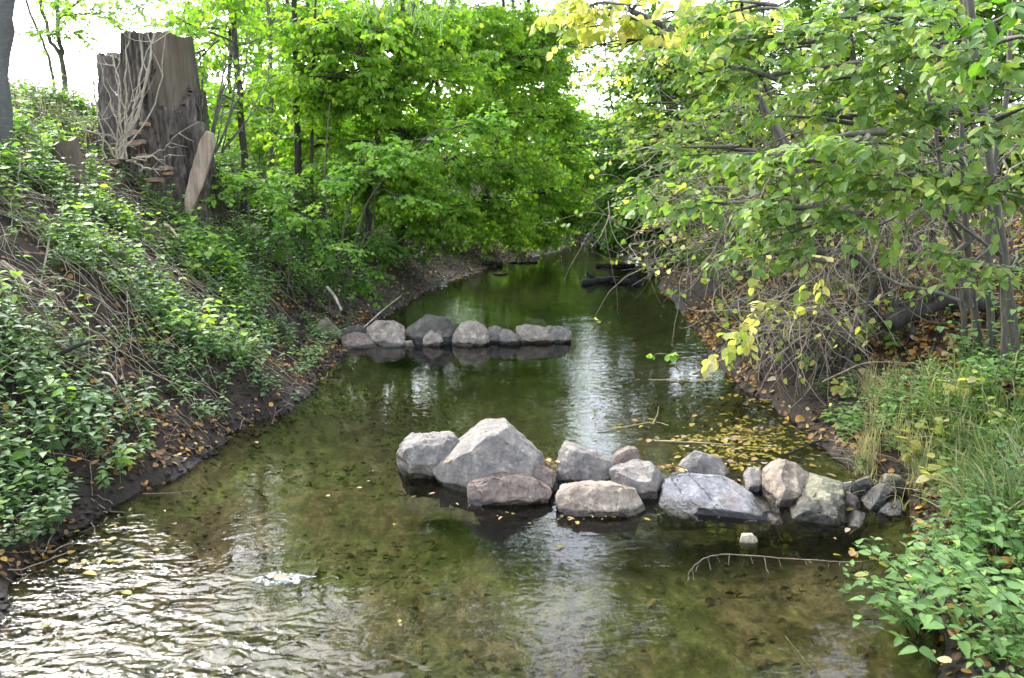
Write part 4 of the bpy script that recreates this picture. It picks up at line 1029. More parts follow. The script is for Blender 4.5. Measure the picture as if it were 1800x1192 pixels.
# overhead boughs just above the frame that the brook mirrors
for q, (lb, px, Y, pts) in enumerate([('tall tree on the left bank whose crown rises above the frame', 700, 19, [(560, -150), (660, -200), (760, -160), (700, -320), (820, -300), (870, -200), (620, -420), (780, -460), (900, -100), (880, -420)]),
                                      ('tall tree on the right bank whose crown rises above the frame', 1300, 17, [(1180, -150), (1280, -200), (1150, -300), (1250, -400), (1350, -320), (1400, -120), (1180, -480), (1450, -300)])]):
    tree('tall_tree', lb, 'tree', [(T(px, Y, (px, 100), (px + 10, -200), (px, -450)), .14, .07)], [(at(a, b_, Y + g.uniform(-1.5, 1.5)), (1.7, 1.5, 1.0), 170) for a, b_ in pts], 520 + q, 'tall trees along the brook', tmat='trunkd', mat='bright' if q == 0 else 'dark', tm=T_OV, ls=.15, tl=.6, twigs=False)

# ================================================================ RIGHT BANK: dead wood, vines, litter
def log(name, label, pts, r0, r1, mat, seed, stubs=0):
    P = path(pts, 16, r0 * .08, seed)
    g = np.random.default_rng(seed); mb = MB()
    add_tubes(mb, P[None], (np.linspace(r0, r1, 16) * g.uniform(.92, 1.1, 16))[None], 10, mat)
    for _ in range(stubs):
        j = g.integers(3, 14); e = P[j] + g.normal(size=3) * .2 + [0, 0, .2]
        add_tubes(mb, path([P[j], e], 6, .01, seed)[None], np.linspace(r1 * .7, r1 * .25, 6)[None], 6, mat)
    o = mb.build(name, None, P[0]); o.location = P[0]
    return tag(o, label, name.replace('_', ' ') if name != 'fallen_log' else 'log')
def on(px, py, Y, dz=0): return at(px, py, Y)
log('fallen_log', 'thick dark fallen log half hidden under the vines on the right bank', [at(1560, 572, 7.3), at(1600, 548, 7.35), at(1680, 528, 7.4), at(1790, 548, 7.2)], .08, .065, 'trunkd', 61, 2)
log('bent_root', 'bent bare root rising from the right bank beside the water', [at(1283, 556, 8.0), at(1296, 535, 8.0), at(1340, 522, 7.9), at(1385, 508, 7.8), at(1415, 512, 7.7)], .045, .022, 'trunk', 62)
log('bare_limb', 'thick smooth grey limb forking low beside the hazel stems', [at(1705, 540, 6.4), at(1690, 490, 6.4), at(1675, 455, 6.5), at(1712, 415, 6.5)], .03, .022, 'trunk', 63)
log('bare_limb', 'grey limb running down to the left behind the forking one', [at(1700, 535, 6.6), at(1640, 512, 6.8), at(1570, 495, 7.0), at(1500, 440, 7.4)], .018, .009, 'trunk', 64)
log('bare_limb', 'dark drooping bough between the hazel leaves', [at(1690, 420, 5.9), at(1665, 385, 5.9), at(1640, 345, 5.8), at(1590, 300, 5.7)], .013, .006, 'trunkd', 65)
log('bare_limb', 'dark diagonal bough at the upper right corner', [at(1740, 260, 5.3), at(1720, 190, 5.3), at(1680, 110, 5.3), at(1640, 20, 5.3), at(1620, -40, 5.3)], .014, .006, 'trunkd', 66)
log('bare_limb', 'brown stem leaning down into the twig heap in the middle of the right bank', [at(1500, 600, 7.0), at(1460, 560, 7.2), at(1430, 500, 7.4)], .035, .015, 'trunk', 67)
log('stick', 'stick poking from the right bank over the water', [at(1218, 658, 7.3), at(1245, 645, 7.3), at(1290, 622, 7.3)], .010, .008, 'deaddark', 68)
log('stick', 'long thin stick lying on the litter above the grass', [at(1445, 672, 6.2), at(1480, 655, 6.2), at(1530, 637, 6.3), at(1620, 640, 6.3)], .006, .004, 'deaddark', 69)

TG = [ # label, centre px,py,Y, radii, n
 ('tangle of dry hanging vines and twigs at the water side of the right bank', 1240, 380, 8.6, 1.0, .5, .6, 150),
 ('dense tangle of dry brown vines in the middle of the right bank', 1400, 440, 7.8, .8, .5, .6, 230),
 ('tangle of dry vines hanging under the hazel boughs', 1560, 400, 7.6, .8, .5, .65, 230),
 ('dry vine tangle near the right edge between the stems', 1720, 350, 7.6, .8, .5, .8, 200),
 ('low heap of dry twigs spilling towards the water', 1420, 550, 7.2, .6, .4, .28, 170),
 ('dry vine tangle high up behind the leaning trunk', 1330, 240, 8.6, 1.0, .6, .6, 150),
 ('dry vine tangle high on the bank behind the hazel leaves', 1560, 230, 8.6, 1.1, .6, .5, 160),
]
for q, (lb, px, py, Y, rx, ry, rz, n) in enumerate(TG):
    g = np.random.default_rng(600 + q); c = at(px, py, Y)
    K = 10
    s = c + unit(g.normal(size=(n, 3))) * g.random((n, 1)) ** .5 * [rx, ry, rz]
    v = g.normal(size=(n, 3)) * [.8, .6, .5] + [-.15, 0, -.35]
    v = unit(v); L = g.uniform(.3, 1.1, n)
    P = np.zeros((n, K, 3)); P[:, 0] = s
    cur_ = v
    bend = unit(g.normal(size=(n, 3))) * .22 + [0, 0, -.13]
    for k in range(1, K):
        cur_ = unit(cur_ + bend + g.normal(size=(n, 3)) * .16)
        P[:, k] = P[:, k - 1] + cur_ * (L / K)[:, None]
    zz = H(P[..., 0].ravel(), P[..., 1].ravel()).reshape(n, K)
    inw = (P[:, :, 2].min(1) < .06) & (P[:, -1, 0] < np.interp(P[:, -1, 1], YR, XR)); P[inw, :, 2] += .25
    P[..., 2] = np.maximum(P[..., 2], np.maximum(zz, 0) + .02)
    mb = MB(); rr = g.uniform(.0022, .0055, n)
    third = g.random(n) < .5
    for msk, mt in ((third, 'deadtwig'), (~third, 'deaddark')):
        add_tubes(mb, P[msk], rr[msk][:, None] * np.linspace(1, .45, K)[None], 4, mt)
    js = g.integers(0, n, 70 if q != 4 else 40); ks = g.integers(2, K, len(js)); ps = P[js, ks]
    nn = len(js)
    for rep in range(3):
        add_leaves(mb, 'hazel' if rep else 'yellow', ps + g.normal(size=(nn, 3)) * .05, g.normal(size=(nn, 3)) * [.7, .7, .3] + [0, 0, -.5], g.normal(size=(nn, 3)) * .6 + [0, -.4, .6], .065 * g.uniform(.5, 1.2, nn), g.uniform(.8, 1.1, nn), g.uniform(.3, 1, nn), T_HZ)
    # a few carrying stems
    f_ = np.array([[c[0] + g.uniform(-rx, rx), Y + g.uniform(-.2, .3), 0] for _ in range(9)]); f_[:, 0] = np.maximum(f_[:, 0], np.interp(f_[:, 1], YR, XR) + .15 + .5 * g.random(9)); f_[:, 2] = H(f_[:, 0], f_[:, 1]) - .05
    tip = c + g.normal(size=(9, 3)) * [rx * .6, ry * .5, rz * .6]
    tt = np.linspace(0, 1, 10)[None, :, None]
    PP = f_[:, None] * (1 - tt) + tip[:, None] * tt + np.cumsum(g.normal(size=(9, 10, 3)) * .018, axis=1)
    add_tubes(mb, PP, g.uniform(.007, .014, 9)[:, None] * np.linspace(1, .4, 10)[None], 6, 'trunk')
    o = mb.build('vine_tangle', None, c); o.location = c
    tag(o, lb, 'dry vines', 'dry vine tangles on the right bank')
stems('bare_branch', 'long bare branching twigs reaching left over the brook above the right shore', 'branch', at(1330, 330, 8), [at(x, y, 8.2) for x, y in [(1130, 250), (1100, 280), (1150, 320), (1180, 440), (1230, 470), (1120, 350), (1200, 180), (1170, 380), (1215, 500)]], .012, 'deadtwig', 71, fork=9, fl=.5, wob=.04)
stems('bare_branch', 'bare pale twigs curving down to the dark driftwood', 'branch', at(1290, 330, 10), [at(x, y, 10.5) for x, y in [(1170, 490), (1110, 505), (1150, 440), (1190, 470)]], .010, 'deadtwig', 72, fork=7, fl=.5, wob=.05)
stems('bare_branch', 'dark bare twigs crossing the sky gap at the top', 'branch', at(1120, 60, 7.4), [at(x, y, 7.5) for x, y in [(940, 50), (960, 60), (1000, 62), (990, 110), (920, 75)]], .008, 'trunkd', 73, fork=6, fl=.4, wob=.02)
stems('twig_heap', 'heap of flood twigs caught at the right water edge', 'twigs', gnd(1340, 668) + [0, 0, .1], [gnd(x, y) + [0, 0, z] for x, y, z in [(1240, 650, .12), (1270, 640, .2), (1300, 690, .02), (1260, 668, .05), (1380, 640, .3), (1330, 610, .2), (1290, 622, .25), (1350, 690, .1)]], .007, 'deaddark', 74, fork=8, fl=.5, wob=.03)
P = path([at(1600, 975, 4.4), at(1500, 988, 4.3), at(1400, 983, 4.2), at(1290, 975, 4.15), at(1240, 980, 4.12), at(1212, 1005, 4.1), at(1210, 1035, 4.08)], 30, .002, 4)
mb = MB(); add_tubes(mb, P[None], np.linspace(.0032, .0014, 30)[None], 5, 'deaddark')
g = np.random.default_rng(4)
for j in range(3, 28, 2):
    e = P[j] + [g.uniform(-.02, .02), 0, -g.uniform(.02, .07)]
    add_tubes(mb, np.linspace(P[j], e, 4)[None], np.full((1, 4), .0012), 3, 'deadtwig')
for j, dz in ((6, .22), (12, .2)):
    e = P[j] + [.03, 0, -dz]; add_tubes(mb, path([P[j], (P[j] + e) / 2 + [.01, 0, 0], e], 8, .004, j)[None], np.full((1, 8), .002), 3, 'deadtwig')
tag(mb.build('bramble_cane'), 'thin arching dead bramble stem dipping over the water at the lower right', 'branch')

# ================================================================ HERBS, GRASS, LITTER
def herb(name, label, cat, bases, heights, leans, mat, tm, ls, pairs, seed, group=None, whorl=2, stemmat='greenstem', sr=.003, tintf=None, top=.2, ldroop=.25, build=True, mb=None):
    """upright plants: stems with opposite leaf pairs"""
    g = np.random.default_rng(seed)
    own = mb is None
    st = MB() if own else mb; lf = MB() if own else mb
    n = len(bases); B = np.asarray(bases, float); Hh = np.asarray(heights, float); Ln = np.asarray(leans, float)
    K = 6; t = np.linspace(0, 1, K)[None, :, None]
    P = B[:, None] + np.array([0, 0, 1.]) * (Hh[:, None, None] * t) + Ln[:, None] * (Hh[:, None, None] * t ** 1.7)
    if not own: add_tubes(st, P, sr * np.linspace(1, .4, K)[None] * np.ones((n, 1)), 4 if ls > .05 else 3, stemmat)
    cnt = pairs * whorl
    i = np.repeat(np.arange(n), cnt); q = np.tile(np.repeat(np.arange(pairs), whorl), n); s_ = np.tile(np.arange(whorl), n * pairs)
    tt = top + (1 - top) * (q + .9) / pairs
    tt = np.clip(tt + g.uniform(-.03, .03, len(tt)), 0, 1)
    p = B[i] + np.array([0, 0, 1.]) * (Hh[i] * tt)[:, None] + Ln[i] * (Hh[i] * tt ** 1.7)[:, None]
    az = g.uniform(0, 6.28, n)[i] + q * 1.57 + s_ * (2 * math.pi / whorl) + g.normal(size=len(q)) * .25
    d = np.stack([np.cos(az), np.sin(az), g.uniform(-.1, .5, len(az)) - ldroop + .4 * (tt > .9)], -1)
    sz = ls * g.uniform(.7, 1.15, len(az)) * np.where(tt > .93, .6, 1.0)
    nr = np.array([0, 0, 1.]) + g.normal(size=d.shape) * .25
    tint = g.random(len(az)) * .6 + g.random(n)[i] * .4 if tintf is None else tintf(len(az), i, g)
    add_leaves(lf, mat, p + unit(d) * ls * .12, d, nr, sz, g.uniform(.8, 1.05, len(az)), tint, tm, g.uniform(-.2, .5, len(az)))
    if own:
        root = empty(name, B[0], label, cat, group)
        for q_ in range(n):
            sm = MB(); add_tubes(sm, P[q_:q_ + 1], sr * np.linspace(1, .4, K)[None], 5, stemmat); sm.build('stem', root, B[0])
        lf.build('leaves', root, B[0])
        return root
def scatter(n, region, g):
    """random points on the banks: region(x, y) -> density 0..1"""
    out = []
    while sum(len(a) for a in out) < n:
        x = g.uniform(region[0], region[1], n * 3); y = g.uniform(region[2], region[3], n * 3) 
        d = region[4](x, y)
        k = g.random(len(x)) < d
        out.append(np.stack([x[k], y[k]], -1))
    a = np.vstack(out)[:n]
    return np.column_stack([a, H(a[:, 0], a[:, 1])])
def dleft(x, y): return np.interp(y, YL, XL) - x
def dright(x, y): return x - np.interp(y, YR, XR)
def patch(x, y, s, o=0): return vnoise(np.stack([x * s + o, y * s, x * 0 + o], -1))
g = np.random.default_rng(900)
# left ground cover; the muddy foot of the bank stays bare
def denL(x, y):
    d = dleft(x, y)
    lim = np.where(y < 7.5, np.interp(y, [3, 4.6, 5.2, 6.8, 7.4, 8.5], [.1, .05, .45, .85, .35, .3]), .35)
    cs_ = foot(122, 9.6)
    keep = ~((np.abs(x - cs_[0] * y / 9.6) < .22) & (y > 8.9) & (y < 9.75)) & ~((x > -2.75) & (y > 8.9) & (y < 10.5) & (dleft(x, y) < .85))
    return keep * np.clip((d - lim) * 3, 0, 1) * np.clip(.36 + patch(x, y, 1.3) * 1.1 + patch(x, y, 4.1, 3) * 1.1, .01, 1) * (d < 5.5)
mb = MB()
B = scatter(4800, (-9, -1, 3.2, 13, denL), g)
n = len(B)
herb('', '', '', B, g.uniform(.06, .26, n), np.column_stack([g.uniform(-.1, .6, n), g.uniform(-.5, .1, n), np.zeros(n)]), 'herb', T_OV, .045, 3, 901, whorl=3, mb=mb, sr=.0018, top=.3)
B = scatter(2000, (-9, -1, 3.2, 13, denL), g); n = len(B)
herb('', '', '', B, g.uniform(.12, .38, n), np.column_stack([g.uniform(-.1, .7, n), g.uniform(-.6, .1, n), np.zeros(n)]), 'herb', T_NT, .07, 4, 902, mb=mb, sr=.0025)
B = scatter(900, (-9, -1, 4.2, 13, denL), g); n = len(B)
herb('', '', '', B, g.uniform(.08, .35, n), np.column_stack([g.uniform(-.3, .6, n), g.uniform(-.5, .1, n), np.zeros(n)]), 'light', T_RD, .055, 3, 903, mb=mb, sr=.0025)
B = scatter(500, (-9, -1, 3.6, 13, lambda x, y: denL(x, y) * (patch(x, y, 2.2, 7) > .1)), g); n = len(B)
herb('', '', '', B, g.uniform(.15, .45, n), np.column_stack([g.uniform(-.3, .6, n), g.uniform(-.5, .1, n), np.zeros(n)]), 'light', T_HZ, .085, 4, 907, mb=mb, sr=.003)
B = scatter(260, (-5, -1, 3.6, 11, lambda x, y: (dleft(x, y) > .12) * (dleft(x, y) < .8) * (patch(x, y, 2.6, 11) > .0)), g); n = len(B)
herb('', '', '', B, g.uniform(.08, .25, n), np.column_stack([g.uniform(.1, .9, n), g.uniform(-.6, .1, n), np.zeros(n)]), 'herb', T_NT, .06, 4, 908, mb=mb, sr=.002)
tag(mb.build('ground_cover'), 'tangled low nettles, ivy and brambles covering the left bank', 'ground cover', None, 'stuff')
# far herbs along both shores
mb = MB()
B = scatter(3500, (-9, 9, 12.5, 30, lambda x, y: ((dleft(x, y) > .9) & (dleft(x, y) < 6)) * np.clip(.45 + patch(x, y, .9, 4), 0, 1) * .9), g); n = len(B)
herb('', '', '', B, g.uniform(.1, .4, n), np.column_stack([g.uniform(-.2, .5, n), g.uniform(-.4, .1, n), np.zeros(n)]), 'dark', T_OV, .09, 3, 904, mb=mb, whorl=3, sr=.003)
B = scatter(1600, (0, 12, 9.5, 30, lambda x, y: ((dright(x, y) > .3) & (dright(x, y) < 6)) * np.clip(.3 + patch(x, y, .9, 8), 0, 1)), g); n = len(B)
herb('', '', '', B, g.uniform(.1, .35, n), np.column_stack([g.uniform(-.4, .2, n), g.uniform(-.4, .1, n), np.zeros(n)]), 'dark', T_OV, .085, 3, 905, mb=mb, whorl=3, sr=.003)
tag(mb.build('shore_herbs'), 'low dark herbs along both shores upstream', 'ground cover', None, 'stuff')
# bank-top grass, upper left
mb = MB()
def blades(mb, B, L, w, g, lean=.5, mat='grass', tintf=None, down=None):
    n = len(B); K = 6
    az = g.uniform(0, 6.28, n); dr = np.stack([np.cos(az), np.sin(az), az * 0], -1)
    if down is not None: dr = unit(dr + down)
    ln = g.uniform(.15, 1, n) * lean
    t = np.linspace(0, 1, K)
    P = B[:, None] + np.array([0, 0, 1.]) * (L[:, None] * (t - .55 * ln[:, None] * t ** 2.2))[..., None] + dr[:, None] * (L[:, None] * ln[:, None] * t ** 1.8)[..., None]
    sd_ = unit(np.cross(dr, [0, 0, 1.]) + g.normal(size=(n, 3)) * .3)
    ww = w * np.array([.8, 1, .95, .8, .5, .05])
    Lf = P - sd_[:, None] * (ww[None, :, None] * .5); Rt = P + sd_[:, None] * (ww[None, :, None] * .5)
    V = np.stack([Lf, Rt], 2).reshape(n, K * 2, 3)
    k = np.arange(K - 1) * 2
    f = np.stack([k, k + 1, k + 3, k + 2], -1)[None] + (np.arange(n) * K * 2)[:, None, None]
    tint = g.random(n) if tintf is None else tintf(n, g)
    mb.add(V.reshape(-1, 3), f.reshape(-1, 4), mat, np.repeat(tint, K * 2), np.full(n * K * 2, .5))
B = scatter(3500, (-10, -3, 9, 16, lambda x, y: (dleft(x, y) > 3.2) * .9), g)
blades(mb, B, g.uniform(.12, .4, len(B)), .008, g, .6, tintf=lambda n, g: g.uniform(.3, 1, n))
tag(mb.build('bank_top_grass'), 'dry mixed grass on the crest of the left bank', 'grass', None, 'stuff')
B = scatter(1900, (.9, 4.5, 2.7, 6.6, lambda x, y: (dright(x, y) > .12) * ~((dright(x, y) < .45) & (y > 4.7) & (y < 5.6)) * np.clip(.75 + patch(x, y, 1.5, 6) * .6, .05, 1)), g); n = len(B)
mb = MB()
herb('', '', '', B, g.uniform(.06, .24, n), np.column_stack([g.uniform(-.6, .2, n), g.uniform(-.5, .1, n), np.zeros(n)]), 'nettle', T_NT, .05, 3, 906, mb=mb, sr=.0018, top=.3)
tag(mb.build('right_bank_cover'), 'small pale green herbs between the nettles of the right bank', 'ground cover', None, 'stuff')
# dry stalks lying on the left bank
mb = MB()
n = 1700
B = scatter(n, (-8, -1, 3.3, 12, lambda x, y: (dleft(x, y) > .55) * (dleft(x, y) < 4.5) * ~((np.abs(x - foot(122, 9.6)[0] * y / 9.6) < .4) & (y > 8.2) & (y < 9.8)) * np.clip(.5 + patch(x, y, .8, 3), .1, 1)), g)
d = g.normal(size=(n, 3)) * [.7, .55, .12] + [.55, -.35, 0]; d = unit(d) * g.uniform(.15, .8, (n, 1))
t = np.linspace(0, 1, 8)[None, :, None]
P = B[:, None] + d[:, None] * t + g.normal(size=(n, 1, 3)) * .05 * np.sin(t * math.pi) + np.cumsum(g.normal(size=(n, 8, 3)) * .004, 1)
P[..., 2] = H(P[..., 0].ravel(), P[..., 1].ravel()).reshape(n, 8) + g.uniform(.01, .24, (n, 1)) + .05 * np.sin(t[..., 0] * math.pi)
hlf = g.random(n) < .55
for mk, mt in ((hlf, 'stalk'), (~hlf, 'deadtwig')):
    add_tubes(mb, P[mk], g.uniform(.0011, .0032, mk.sum())[:, None] * np.linspace(1, .6, 8)[None], 4, mt)
tag(mb.build('dry_stalks'), 'dry stalks and thin sticks strewn over the left bank', 'dry stalks', None, 'stuff')
for q, (a, b_, r_, lb) in enumerate([((5, 460, 6.9), (55, 515, 6.6), .016, 'short stout pale stick lying at the left edge'), ((90, 400, 7.6), (70, 505, 6.9), .010, 'thin pale forked stick standing on the left bank'), ((75, 640, 5.9), (160, 600, 6.1), .018, 'dark broken branch above the bare soil patch'), ((180, 655, 5.8), (205, 675, 5.7), .010, 'short splinter lying on the bare soil'), ((290, 395, 9.3), (312, 418, 9.1), .016, 'pale stick lying below the huge stump'),
                                        ((575, 505, 10.6), (600, 545, 10.2), .02, 'brown stick pointing down to the far stone row'), ((640, 575, 9.9), (705, 520, 10.6), .008, 'thin twig rising from the water behind the far row')]):
    A, Bq = at(*a), at(*b_)
    log('stick', lb, [A, (A + Bq) / 2 + [.01, 0, .02], Bq], r_, r_ * .7, 'blackwood' if q == 2 else 'palewood' if q in (0, 4) else 'deadtwig', 700 + q)

# litter
def litter(mb, B, g, size, mat='litter', tilt=.35, tintf=None, dz=.006):
    n = len(B); az = g.uniform(0, 6.28, n)
    e = .03
    gxn = (H(B[:, 0] + e, B[:, 1]) - H(B[:, 0] - e, B[:, 1])) / (2 * e); gyn = (H(B[:, 0], B[:, 1] + e) - H(B[:, 0], B[:, 1] - e)) / (2 * e)
    nr = unit(np.stack([-gxn, -gyn, np.ones(n)], -1)) + g.normal(size=(n, 3)) * tilt
    d = np.stack([np.cos(az), np.sin(az), az * 0], -1); nr = unit(nr); d = d - nr * (d * nr).sum(1, keepdims=True)
    P = B + nr * dz + [0, 0, .006]
    P = P + np.array([0, 0, 1]) * g.uniform(0, .018, (n, 1))
    tint = g.random(n) if tintf is None else tintf(n, g)
    add_leaves(mb, mat, P, d, nr, size * g.uniform(.6, 1.25, n), g.uniform(.5, 1.0, n), tint, T_RD, None)
mb = MB()
def denR(x, y): 
    d = dright(x, y)
    return (d > .02) * (d < 7) * np.clip(.5 + patch(x, y, 1.1, 9) * 1.0, .02, 1)
litter(mb, scatter(21000, (.5, 7, 2.8, 13, denR), g), g, .055, tilt=.5)
litter(mb, scatter(3500, (.5, 8, 11, 26, denR), g), g, .07)
litter(mb, scatter(3200, (-9, -1, 3.4, 13, lambda x, y: (dleft(x, y) > .8) * (dleft(x, y) < 5.0)), g), g, .05, tintf=lambda n, g: g.uniform(0, .6, n), dz=.02, tilt=.6)
litter(mb, scatter(2600, (-7, 1, 3.4, 12, lambda x, y: (dleft(x, y) > -.02) * (dleft(x, y) < 1.2) * np.clip(.5 + patch(x, y, 1.6, 2), .02, 1)), g), g, .042, tintf=lambda n, g: g.beta(1.0, 1.9, n))
litter(mb, scatter(2600, (-5, 3, 11, 26, lambda x, y: (dleft(x, y) > 0) * (dleft(x, y) < 1.6) * .8), g), g, .045)
tag(mb.build('leaf_litter'), 'fallen brown and orange leaves on the banks', 'fallen leaves', None, 'stuff')
def lumps(B, size, g, mat):
    n = len(B)
    V = np.array([(1, 0, 0), (-1, 0, 0), (0, 1, 0), (0, -1, 0), (0, 0, 1), (0, 0, -1), (.6, .6, .5), (-.6, .6, .5), (-.6, -.6, .5), (.6, -.6, .5)], float)
    Fc = np.array([(0, 6, 9), (6, 4, 9), (2, 7, 6), (7, 4, 6), (1, 8, 7), (8, 4, 7), (3, 9, 8), (9, 4, 8), (0, 2, 6), (2, 1, 7), (1, 3, 8), (3, 0, 9), (0, 5, 2), (2, 5, 1), (1, 5, 3), (3, 5, 0)])
    P = B[:, None] + (V[None] * g.uniform(.55, 1.25, (n, len(V), 1)) * [1, 1, .7] + g.normal(size=(n, len(V), 3)) * .12) * (size * g.uniform(.4, 1.4, n) ** 1.5)[:, None, None]
    mb = MB(); mb.add(P.reshape(-1, 3), ((np.arange(n) * len(V))[:, None, None] + Fc[None]).reshape(-1, 3), mat, smooth=False)
    return mb
tag(lumps(scatter(5200, (-7, 1, 3.2, 12, lambda x, y: (dleft(x, y) > -.06) * (dleft(x, y) < 1.5) * np.clip(.5 + patch(x, y, 2.3, 5), .05, 1)), g), .021, g, 'soil').build('soil_clods'), 'loose dark clods of mud along the foot of the left bank', 'mud clods', None, 'stuff')
tag(lumps(scatter(2600, (.5, 5, 3.2, 12, lambda x, y: (dright(x, y) > -.06) * (dright(x, y) < 1.2) * np.clip(.5 + patch(x, y, 2.3, 5), .05, 1)), g), .015, g, 'soil').build('soil_clods'), 'loose dark clods of mud along the foot of the right bank', 'mud clods', None, 'stuff')
tag(lumps(scatter(5000, (-4, 4, 10.5, 26, lambda x, y: (dleft(x, y) > -.1) * (dleft(x, y) < 1.3)), g), .022, g, 'rock_dark').build('gravel'), 'grey gravel on the left shore upstream', 'gravel', None, 'stuff')
def inw(x, y): return (dleft(x, y) < -.02) * (dright(x, y) < -.02)
tag(lumps(scatter(4200, (-2.6, 2.6, 3.0, 9, lambda x, y: inw(x, y) * np.clip(.4 + patch(x, y, 1.4, 13), .03, 1)), g) - [0, 0, .0], .018, g, 'soil').build('bed_pebbles'), 'small pebbles on the bed of the brook', 'pebbles', None, 'stuff')
mb = MB()
litter(mb, scatter(700, (-2.6, 2.6, 3.0, 9, lambda x, y: inw(x, y) * np.clip(.3 + patch(x, y, 1.1, 15), .05, 1)), g), g, .05, mat='litter_wet')
tag(mb.build('sunken_leaves'), 'brown leaves lying on the bed of the brook', 'fallen leaves', None, 'stuff')
# fine roots and rotten twigs at the foot of the left bank
mb = MB()
n = 420
B = scatter(n, (-7, 0, 3.2, 12, lambda x, y: (dleft(x, y) > .0) * (dleft(x, y) < .7)), g)
d = unit(g.normal(size=(n, 3)) * [.8, .8, .15] + [.3, -.1, 0]) * g.uniform(.06, .35, (n, 1))
t = np.linspace(0, 1, 6)[None, :, None]
P = B[:, None] + d[:, None] * t + np.cumsum(g.normal(size=(n, 6, 3)) * .008, 1)
P[..., 2] = np.maximum(H(P[..., 0].ravel(), P[..., 1].ravel()).reshape(n, 6), -.01) + g.uniform(.003, .03, (n, 1))
hf = g.random(n) < .5
add_tubes(mb, P[hf], g.uniform(.0015, .005, hf.sum())[:, None] * np.linspace(1, .5, 6)[None], 5, 'deaddark')
add_tubes(mb, P[~hf], g.uniform(.0015, .004, (~hf).sum())[:, None] * np.linspace(1, .5, 6)[None], 5, 'trunkd')
tag(mb.build('mud_twigs'), 'small rotten twigs and roots on the muddy left shore', 'twigs', None, 'stuff')
# floating leaves
mb = MB()
def inpoly_px(n, cpx, cpy, sx, sy, g):
    c = [gnd(cpx + g.normal() * sx, cpy + g.normal() * sy) for _ in range(n)]
    a = np.array(c); a = a[(dright(a[:, 0], a[:, 1]) < .05) & (dleft(a[:, 0], a[:, 1]) < .05)]
    return a
def floaters(pts, g, size, tintf=None):
    n = len(pts); az = g.uniform(0, 6.28, n)
    nr = np.array([0, 0, 1.]) + g.normal(size=(n, 3)) * .10
    pts = pts.copy(); pts[:, 2] = .006 + g.random(n) * .010
    pts[:, :2] += (np.round(g.normal(size=(n, 2)) * 2) * .03) * [1, .2]
    size = size * g.choice([.35, .6, 1.0, 1.15], n)
    add_leaves(mb, 'floatleaf', pts, np.stack([np.cos(az), np.sin(az), az * 0], -1), nr, size * g.uniform(.7, 1.2, n), g.uniform(.35, 1.0, n), g.beta(1.1, 1.1, n) if tintf is None else tintf(n), T_RD, None)
g = np.random.default_rng(77)
for cpx, cpy, sx, sy, n in [(1290, 772, 42, 3, 120), (1310, 757, 30, 3, 70), (1330, 790, 45, 3, 90), (1285, 803, 32, 3, 80), (1300, 820, 30, 3, 60), (1345, 775, 40, 10, 60), (1290, 790, 50, 16, 90), (1390, 770, 35, 14, 60), (1310, 745, 40, 8, 50), (1365, 712, 30, 5, 40), (1230, 776, 60, 2, 60), (1190, 669, 28, 1.5, 26), (1320, 700, 35, 4, 22), (1290, 671, 20, 2, 20), (1100, 750, 22, 3, 16), (1400, 820, 40, 10, 30), (1300, 720, 60, 30, 25), (1330, 720, 160, 60, 30)]:
    floaters(inpoly_px(n, cpx, cpy, sx, sy, g), g, .05)
floaters(inpoly_px(50, 900, 900, 420, 160, g), g, .045)
floaters(inpoly_px(45, 190, 950, 60, 45, g), g, .05)
floaters(inpoly_px(30, 1020, 912, 90, 7, g), g, .035)
floaters(inpoly_px(14, 1520, 985, 22, 25, g), g, .05)
tag(mb.build('floating_leaves'), 'yellow and brown leaves floating on the brook', 'fallen leaves', None, 'stuff')
# leaves stuck on stones' gaps
mb = MB(); g = np.random.default_rng(5)
for px, py, dY, sx, sy, n in [(965, 812, .05, 12, 8, 30), (1175, 822, .1, 14, 5, 34), (1300, 850, .0, 10, 8, 12), (790, 812, -.05, 3, 3, 3), (1040, 868, -.45, 30, 4, 10)]:
    P = np.array([at(px + g.normal() * sx, py + g.normal() * sy * .6, Y1 + dY + g.normal() * .03) for _ in range(n)])
    az = g.uniform(0, 6.28, n)
    add_leaves(mb, 'litter', P, np.stack([np.cos(az), np.sin(az), az * 0], -1), g.normal(size=(n, 3)) * .4 + [0, -.3, 1], .04 * g.uniform(.6, 1.2, n), g.uniform(.4, .9, n), g.random(n), T_RD, None)
tag(mb.build('caught_leaves'), 'dry leaves caught in the gaps of the near stone row', 'fallen leaves', None, 'stuff')

# pale ring mesh painting the white water glint round a stuck leaf
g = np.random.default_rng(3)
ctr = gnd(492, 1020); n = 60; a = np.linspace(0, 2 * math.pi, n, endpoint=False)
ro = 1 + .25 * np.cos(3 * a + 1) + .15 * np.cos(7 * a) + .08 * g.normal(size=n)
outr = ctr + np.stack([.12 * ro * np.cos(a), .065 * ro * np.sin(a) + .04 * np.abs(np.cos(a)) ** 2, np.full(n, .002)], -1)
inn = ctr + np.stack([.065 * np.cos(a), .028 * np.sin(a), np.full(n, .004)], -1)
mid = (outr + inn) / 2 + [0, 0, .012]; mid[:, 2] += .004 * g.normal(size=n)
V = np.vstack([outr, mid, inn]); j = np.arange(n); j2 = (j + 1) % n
mb = MB(); mb.add(V, np.vstack([np.stack([j, j2, j2 + n, j + n], -1), np.stack([j + n, j2 + n, j2 + 2 * n, j + 2 * n], -1)]), 'painted_glint')
tag(mb.build('painted_glint'), 'small pale ring painting the water glint round a stuck leaf in the lower left riffle', 'painted_glint')
mb = MB(); add_leaves(mb, 'floatleaf', np.array([ctr + [-.03, 0, .012]]), np.array([[1, .1, .05]]), np.array([[0, -.2, 1.]]), np.array([.075]), np.array([.8]), np.array([.95]), T_RD, None)
